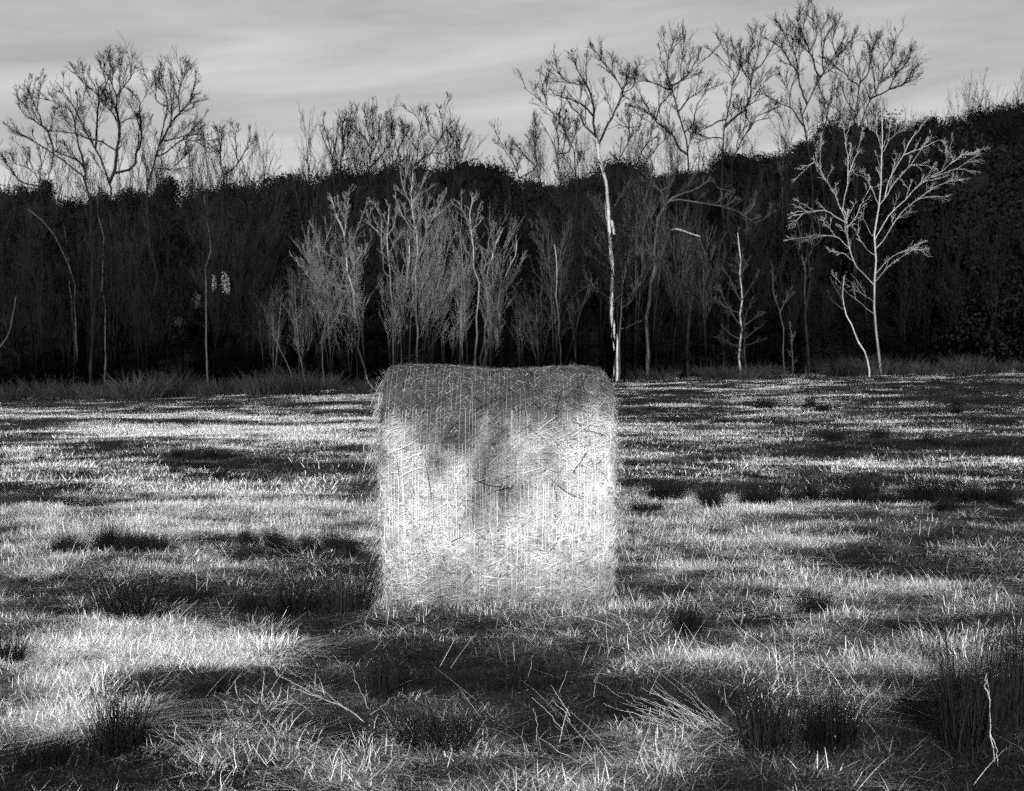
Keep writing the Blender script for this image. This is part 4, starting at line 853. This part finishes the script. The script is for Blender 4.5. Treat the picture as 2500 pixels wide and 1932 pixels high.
# ------------------------------------------------------------------ rush tussocks
def rush_mesh(sd, nb, lean): return tuft_mesh('rush_blades', sd, nb, .20, .16, .50, .0026, lean, .22, .3, 2.2)
RUSH = [rush_mesh(400, 460, .8), rush_mesh(401, 460, 1.05), rush_mesh(402, 400, .65)]
for me in RUSH: me.materials.append(G_RUSH)
def tussock(label, px, py, wpx, hpx, i, group=None):
    p = ground_at(px, py); s = wpx * p[1] / FPX / .68; h = hpx * p[1] / FPX / .21
    o = obj('rush_tussock', RUSH[i % 3], None, None, p); o.scale = (s, s * .75, h); o.rotation_euler = (0, 0, rng.random() * 6.28)
    return tag(o, label, 'grass tussock', group)
for i, (px, py, w, h, lab) in enumerate((
    (845, 1497, 170, 95, 'dark rush clump touching the left foot of bale'), (715, 1500, 190, 80, 'dark spiky rush clump, second left of the bale'), (600, 1495, 110, 40, 'low end of the dark rush clump left of bale'),
    (320, 1515, 190, 85, 'dark rounded rush clump behind the bleached grass patch'), (15, 1620, 120, 75, 'dark rush clump cut by the left edge of photo'), (930, 1712, 130, 85, 'small dark rush clump below and left of the bale'),
    (280, 1835, 230, 100, 'dark rush clump at lower left under the bleached grass'), (1060, 1835, 260, 90, 'dark spreading rush clump at bottom left of centre'), (1880, 1850, 240, 130, 'large dark rush clump beside the pale stalk fan'), (2040, 1835, 220, 120, 'large dark rush clump, middle of the lower right'),
    (2370, 1830, 250, 210, 'tall dark rush clump at lower right round the broken stalk'), (2480, 1780, 180, 200, 'tall dark rush clump cut by the right edge'), (1680, 1552, 130, 60, 'small dark rush clump right of the bale foot'), (1995, 1500, 120, 45, 'small dark rush clump in mid right grass'), (500, 1700, 120, 45, 'low dark rush tuft below bleached grass patch'), (90, 1880, 180, 60, 'low dark rush tuft at the bottom left corner'), (1290, 1690, 200, 40, 'low dark rush tuft under middle of the bale'), (450, 1480, 110, 50, 'thin dark rush tuft between two rounded clumps at left'))):
    tussock(lab, px, py, w, h, i)
for i in range(30):
    px = rng.uniform(1560, 2500); py = rng.normal(1222, 12) + (px - 2000) * -.01
    tussock('dark rush clump in the right field band ' + place(px).replace('behind', 'beyond'), px, py, rng.uniform(50, 120), rng.uniform(22, 42), i, 'rush clumps in the dark band across the right field')
for i in range(24):
    px = rng.choice([300, 620, 700, 180]) + rng.normal() * 70; py = 1345 + rng.normal() * 8
    tussock('dark rush in left field row, ' + place(px), px, py, rng.uniform(40, 90), rng.uniform(25, 45), i, 'rush clumps in a row across the left field')
for i in range(26):
    px, py = [(440, 1118), (480, 1165), (2100, 1075), (2300, 1090), (2400, 1000), (1950, 1000), (60, 1120), (200, 1235)][i % 8]; px += rng.normal() * 70; py += rng.normal() * 5
    tussock('small dark far rush clump in line ' + place(px), px, py, rng.uniform(40, 90), rng.uniform(14, 24), i, 'small rush clumps far out in the field')
# weeds fringing the foot of the wood
WEED = [tuft_mesh('weed_blades', 410 + i, 160, .5, .5, 1.15, .010, .35, .3, .4, 1.4, 4) for i in range(3)]
W_MAT = mat('edge_weeds', .028, var=.3, scale=2, tone=True, rand=.4)
for me in WEED: me.materials.append(W_MAT)
for i in range(150):
    Y = rng.uniform(70, 88); px = rng.choice([60, 300, 420, 620, 760, 1580, 1800, 2150, 2180, 2420]) + rng.normal() * 75; x = (px - 1250) / FPX * Y
    if px > 1500: Y = rng.uniform(82, 92); x = (px - 1250) / FPX * Y
    o = obj('weed_clump', WEED[i % 3], None, None, (x, Y, float(gh(x, Y)))); s = rng.uniform(.45, 1.3); o.scale = (s * 1.5, s * 1.5, s * rng.uniform(.6, 1.1)); o.rotation_euler = (0, 0, rng.random() * 6.28)
    tag(o, size_word(s, .7, 1.0) + ' dull weeds at wood foot ' + place(px), 'weeds', 'weeds fringing the foot of the wood')

# ------------------------------------------------------------------ dead stalks
def stalks(name, label, px, py, stems, m, seed, cat='dry stalks', dep=.12, group=None):
    """stems: [(pixel points from root to tip, half width mm)]; grown at the clump's own distance. With a group, every stem is a thing of its own"""
    g = np.random.default_rng(seed); acc = Acc(); o0 = ground_at(px, py)
    for pts, w in stems:
        if group: acc = Acc(); o0 = ground_at(*max(pts, key=lambda q: q[1]))
        q = resample(pts, 9); d = 0 if group else g.uniform(-dep, dep); d2 = d + g.uniform(-dep, dep)
        w3 = np.array([P(a, b, o0[1] + d + (d2 - d) * k / 8) for k, (a, b) in enumerate(q)]) - o0
        w3 += g.normal(size=w3.shape) * .003
        tubes(acc, w3[None], (np.linspace(1, .4, 9) * w * (.00055 if m is DRY else .0009))[None], 5, np.array([g.uniform(.7, 1.15)]))
        if group: tag(obj(name, acc.mesh(name), m, None, o0), label, cat, group)
    if not group: return tag(obj(name, acc.mesh(name), m, None, o0), label, cat)
DRY = mat('dry_stalk', .58, var=.2, scale=20, tone=True); DARKST = mat('dark_stalk', .03, var=.4, scale=20, tone=True)
g = np.random.default_rng(500)
fan = []
for k in range(34):
    bx, by = 1730 + g.normal() * 42, 1785 + g.normal() * 14; a = g.uniform(2.2, 2.95); ln = g.uniform(70, 215)
    fan.append(([(bx, by), (bx + math.cos(a) * ln * .5, by - math.sin(a) * ln * .5 - 4), (bx + math.cos(a) * ln, by - math.sin(a) * ln)], g.uniform(.7, 1.5)))
stalks('dead_grass_fan', 'bright fan of dead stems leaning left at lower right of centre', 1740, 1795, fan, DRY, 1)
fan = []
for k in range(26):
    bx, by = 2250 + g.normal() * 60, 1655 + g.normal() * 8; a = g.uniform(1.5, 2.3); ln = g.uniform(50, 130)
    fan.append(([(bx, by), (bx + math.cos(a) * ln * .5, by - math.sin(a) * ln * .5 - 3), (bx + math.cos(a) * ln, by - math.sin(a) * ln)], g.uniform(.6, 1.3)))
stalks('dead_grass_fan', 'upright pale dead stems beside the tall rush at right', 2260, 1660, fan, DRY, 2, dep=.3)
fan = []
for k in range(24):
    bx, by = 1640 + g.normal() * 14, 1895 + g.normal() * 8; a = g.uniform(1.4, 2.2); ln = g.uniform(40, 120)
    fan.append(([(bx, by), (bx + math.cos(a) * ln * .6 + g.normal() * 8, by - math.sin(a) * ln * .6), (bx + math.cos(a) * ln + g.normal() * 20, by - math.sin(a) * ln + abs(g.normal()) * 12)], g.uniform(.7, 1.4)))
stalks('dead_grass_fan', 'curled bright dead grass below the stem fan', 1640, 1900, fan, DRY, 3)
fan = []
for k in range(26):
    bx, by = 520 + g.normal() * 50, 1880 + g.normal() * 10; a = g.uniform(.9, 2.6); ln = g.uniform(60, 170)
    fan.append(([(bx, by), (bx + math.cos(a) * ln * .5, by - math.sin(a) * ln * .5 - 4), (bx + math.cos(a) * ln, by - math.sin(a) * ln)], g.uniform(.6, 1.2)))
stalks('dead_grass_fan', 'bright dead stems spread at lower left', 520, 1890, fan, DRY, 4, dep=.3)
stalks('broken_stalk', 'thick broken seed stalk standing at lower right in the rush', 2435, 1885, [([(2437, 1890), (2432, 1835), (2424, 1790), (2425, 1725), (2418, 1660)], 4.0), ([(2424, 1712), (2414, 1690), (2412, 1655)], 4.5), ([(2424, 1795), (2440, 1835), (2446, 1880)], 2.5)], DRY, 5)
stalks('bent_stalk', 'thin upright pale stalk just below right corner of bale', 1485, 1612, [([(1487, 1614), (1483, 1560), (1480, 1500), (1477, 1450)], 2.2), ([(1487, 1600), (1494, 1575), (1498, 1600)], 1.6), ([(1486, 1590), (1470, 1604), (1455, 1600)], 1.6)], DRY, 6)
stalks('bent_stalk', 'bowed pale stalk arching over grass right of bale foot', 1540, 1560, [([(1544, 1562), (1536, 1530), (1520, 1512), (1480, 1492), (1450, 1480)], 1.9), ([(1500, 1535), (1440, 1512), (1380, 1505), (1340, 1515)], 1.8)], DRY, 7)
stalks('fallen_stalk', 'long forked pale stalk fallen across grass left of centre', 860, 1765, [([(890, 1765), (830, 1730), (760, 1700), (705, 1680)], 2.6), ([(845, 1740), (800, 1700), (740, 1675)], 2.0), ([(780, 1708), (690, 1660), (630, 1602)], 1.8), ([(905, 1790), (820, 1790), (740, 1730), (690, 1690)], 1.5)], DRY, 8)
stalks('bent_stalk', 'single leaning pale stalk right of the fallen forked stalk', 912, 1755, [([(913, 1757), (885, 1710), (867, 1670), (853, 1628)], 2.2), ([(905, 1748), (940, 1720), (958, 1705)], 1.5)], DRY, 9)
stalks('bent_stalk', 'slanting pale stalk in grass right of the bale', 1890, 1600, [([(1893, 1602), (1850, 1565), (1800, 1528), (1775, 1488)], 1.8), ([(1810, 1535), (1815, 1500), (1812, 1468)], 1.6), ([(1790, 1605), (1740, 1580), (1692, 1563)], 2.0), ([(1775, 1600), (1752, 1570), (1745, 1555)], 1.8)], DRY, 10, 'dry stalk', group='slanting stalks right of the bale')
stalks('bent_stalk', 'crossed pale stalk at bottom under right of bale', 1370, 1780, [([(1372, 1785), (1330, 1735), (1300, 1705)], 2.0), ([(1308, 1815), (1312, 1770), (1300, 1735)], 2.4), ([(1365, 1700), (1378, 1660), (1386, 1640)], 2.2), ([(1275, 1680), (1295, 1640), (1300, 1600)], 1.6), ([(1420, 1870), (1350, 1830), (1310, 1800)], 1.8), ([(1395, 1770), (1370, 1735), (1350, 1715)], 2)], DRY, 11, 'dry stalk', group='crossed stalks under right of the bale')
stalks('bent_stalk', 'pale stalk scattered in rush at bottom left of centre', 1180, 1840, [([(1205, 1760), (1185, 1735), (1175, 1715)], 1.8), ([(1130, 1700), (1230, 1700), (1290, 1690)], 1.6), ([(1160, 1860), (1165, 1830), (1168, 1808)], 2.6), ([(1170, 1812), (1150, 1800), (1140, 1806)], 2), ([(920, 1830), (980, 1822), (1022, 1832)], 2.2), ([(1040, 1850), (1045, 1830), (1035, 1815)], 2)], DRY, 12, 'dry stalk', group='stalks scattered in the rush left of centre')
stalks('bent_stalk', 'pale leaning stalk at bottom by the large rush clump', 2130, 1720, [([(2090, 1790), (2120, 1750), (2150, 1715)], 2), ([(2040, 1850), (2045, 1800), (2040, 1760)], 1.6), ([(2000, 1760), (2030, 1730), (2042, 1710)], 1.6), ([(1870, 1850), (1868, 1810), (1872, 1770)], 1.8)], DRY, 13, 'dry stalk', group='leaning stalks by the large rush')
stalks('bent_stalk', 'short pale stalk standing behind the bleached patch at left', 215, 1560, [([(215, 1562), (214, 1530), (212, 1500)], 2.4), ([(262, 1545), (266, 1525), (262, 1508), (272, 1504)], 2.2)], DRY, 14, 'dry stalk', group='short stalks behind the bleached patch')
stalks('weed_stick', 'dark bent weed stick standing against right end of bale', 1548, 1340, [([(1549, 1345), (1546, 1290), (1544, 1230), (1540, 1165)], 5.5), ([(1540, 1165), (1528, 1172), (1518, 1180)], 4.5), ([(1544, 1320), (1547, 1326), (1550, 1330)], 4)], DARKST, 15, 'weed stick')
stalks('weed_stick', 'dark branched weed stem in grass left of bale', 825, 1430, [([(826, 1432), (805, 1385), (792, 1340), (790, 1300)], 2.2), ([(800, 1375), (780, 1370), (765, 1365)], 1.6), ([(792, 1335), (800, 1318), (806, 1308)], 1.6)], DARKST, 16, 'weed stick')
stalks('weed_stick', 'dark crossed twigs sticking out of left end of bale', 930, 1200, [([(955, 1178), (920, 1160), (905, 1145)], 2), ([(950, 1150), (915, 1180), (900, 1175)], 2), ([(948, 1100), (930, 1125), (915, 1130)], 2.4)], DARKST, 17, 'weed stick', .03)
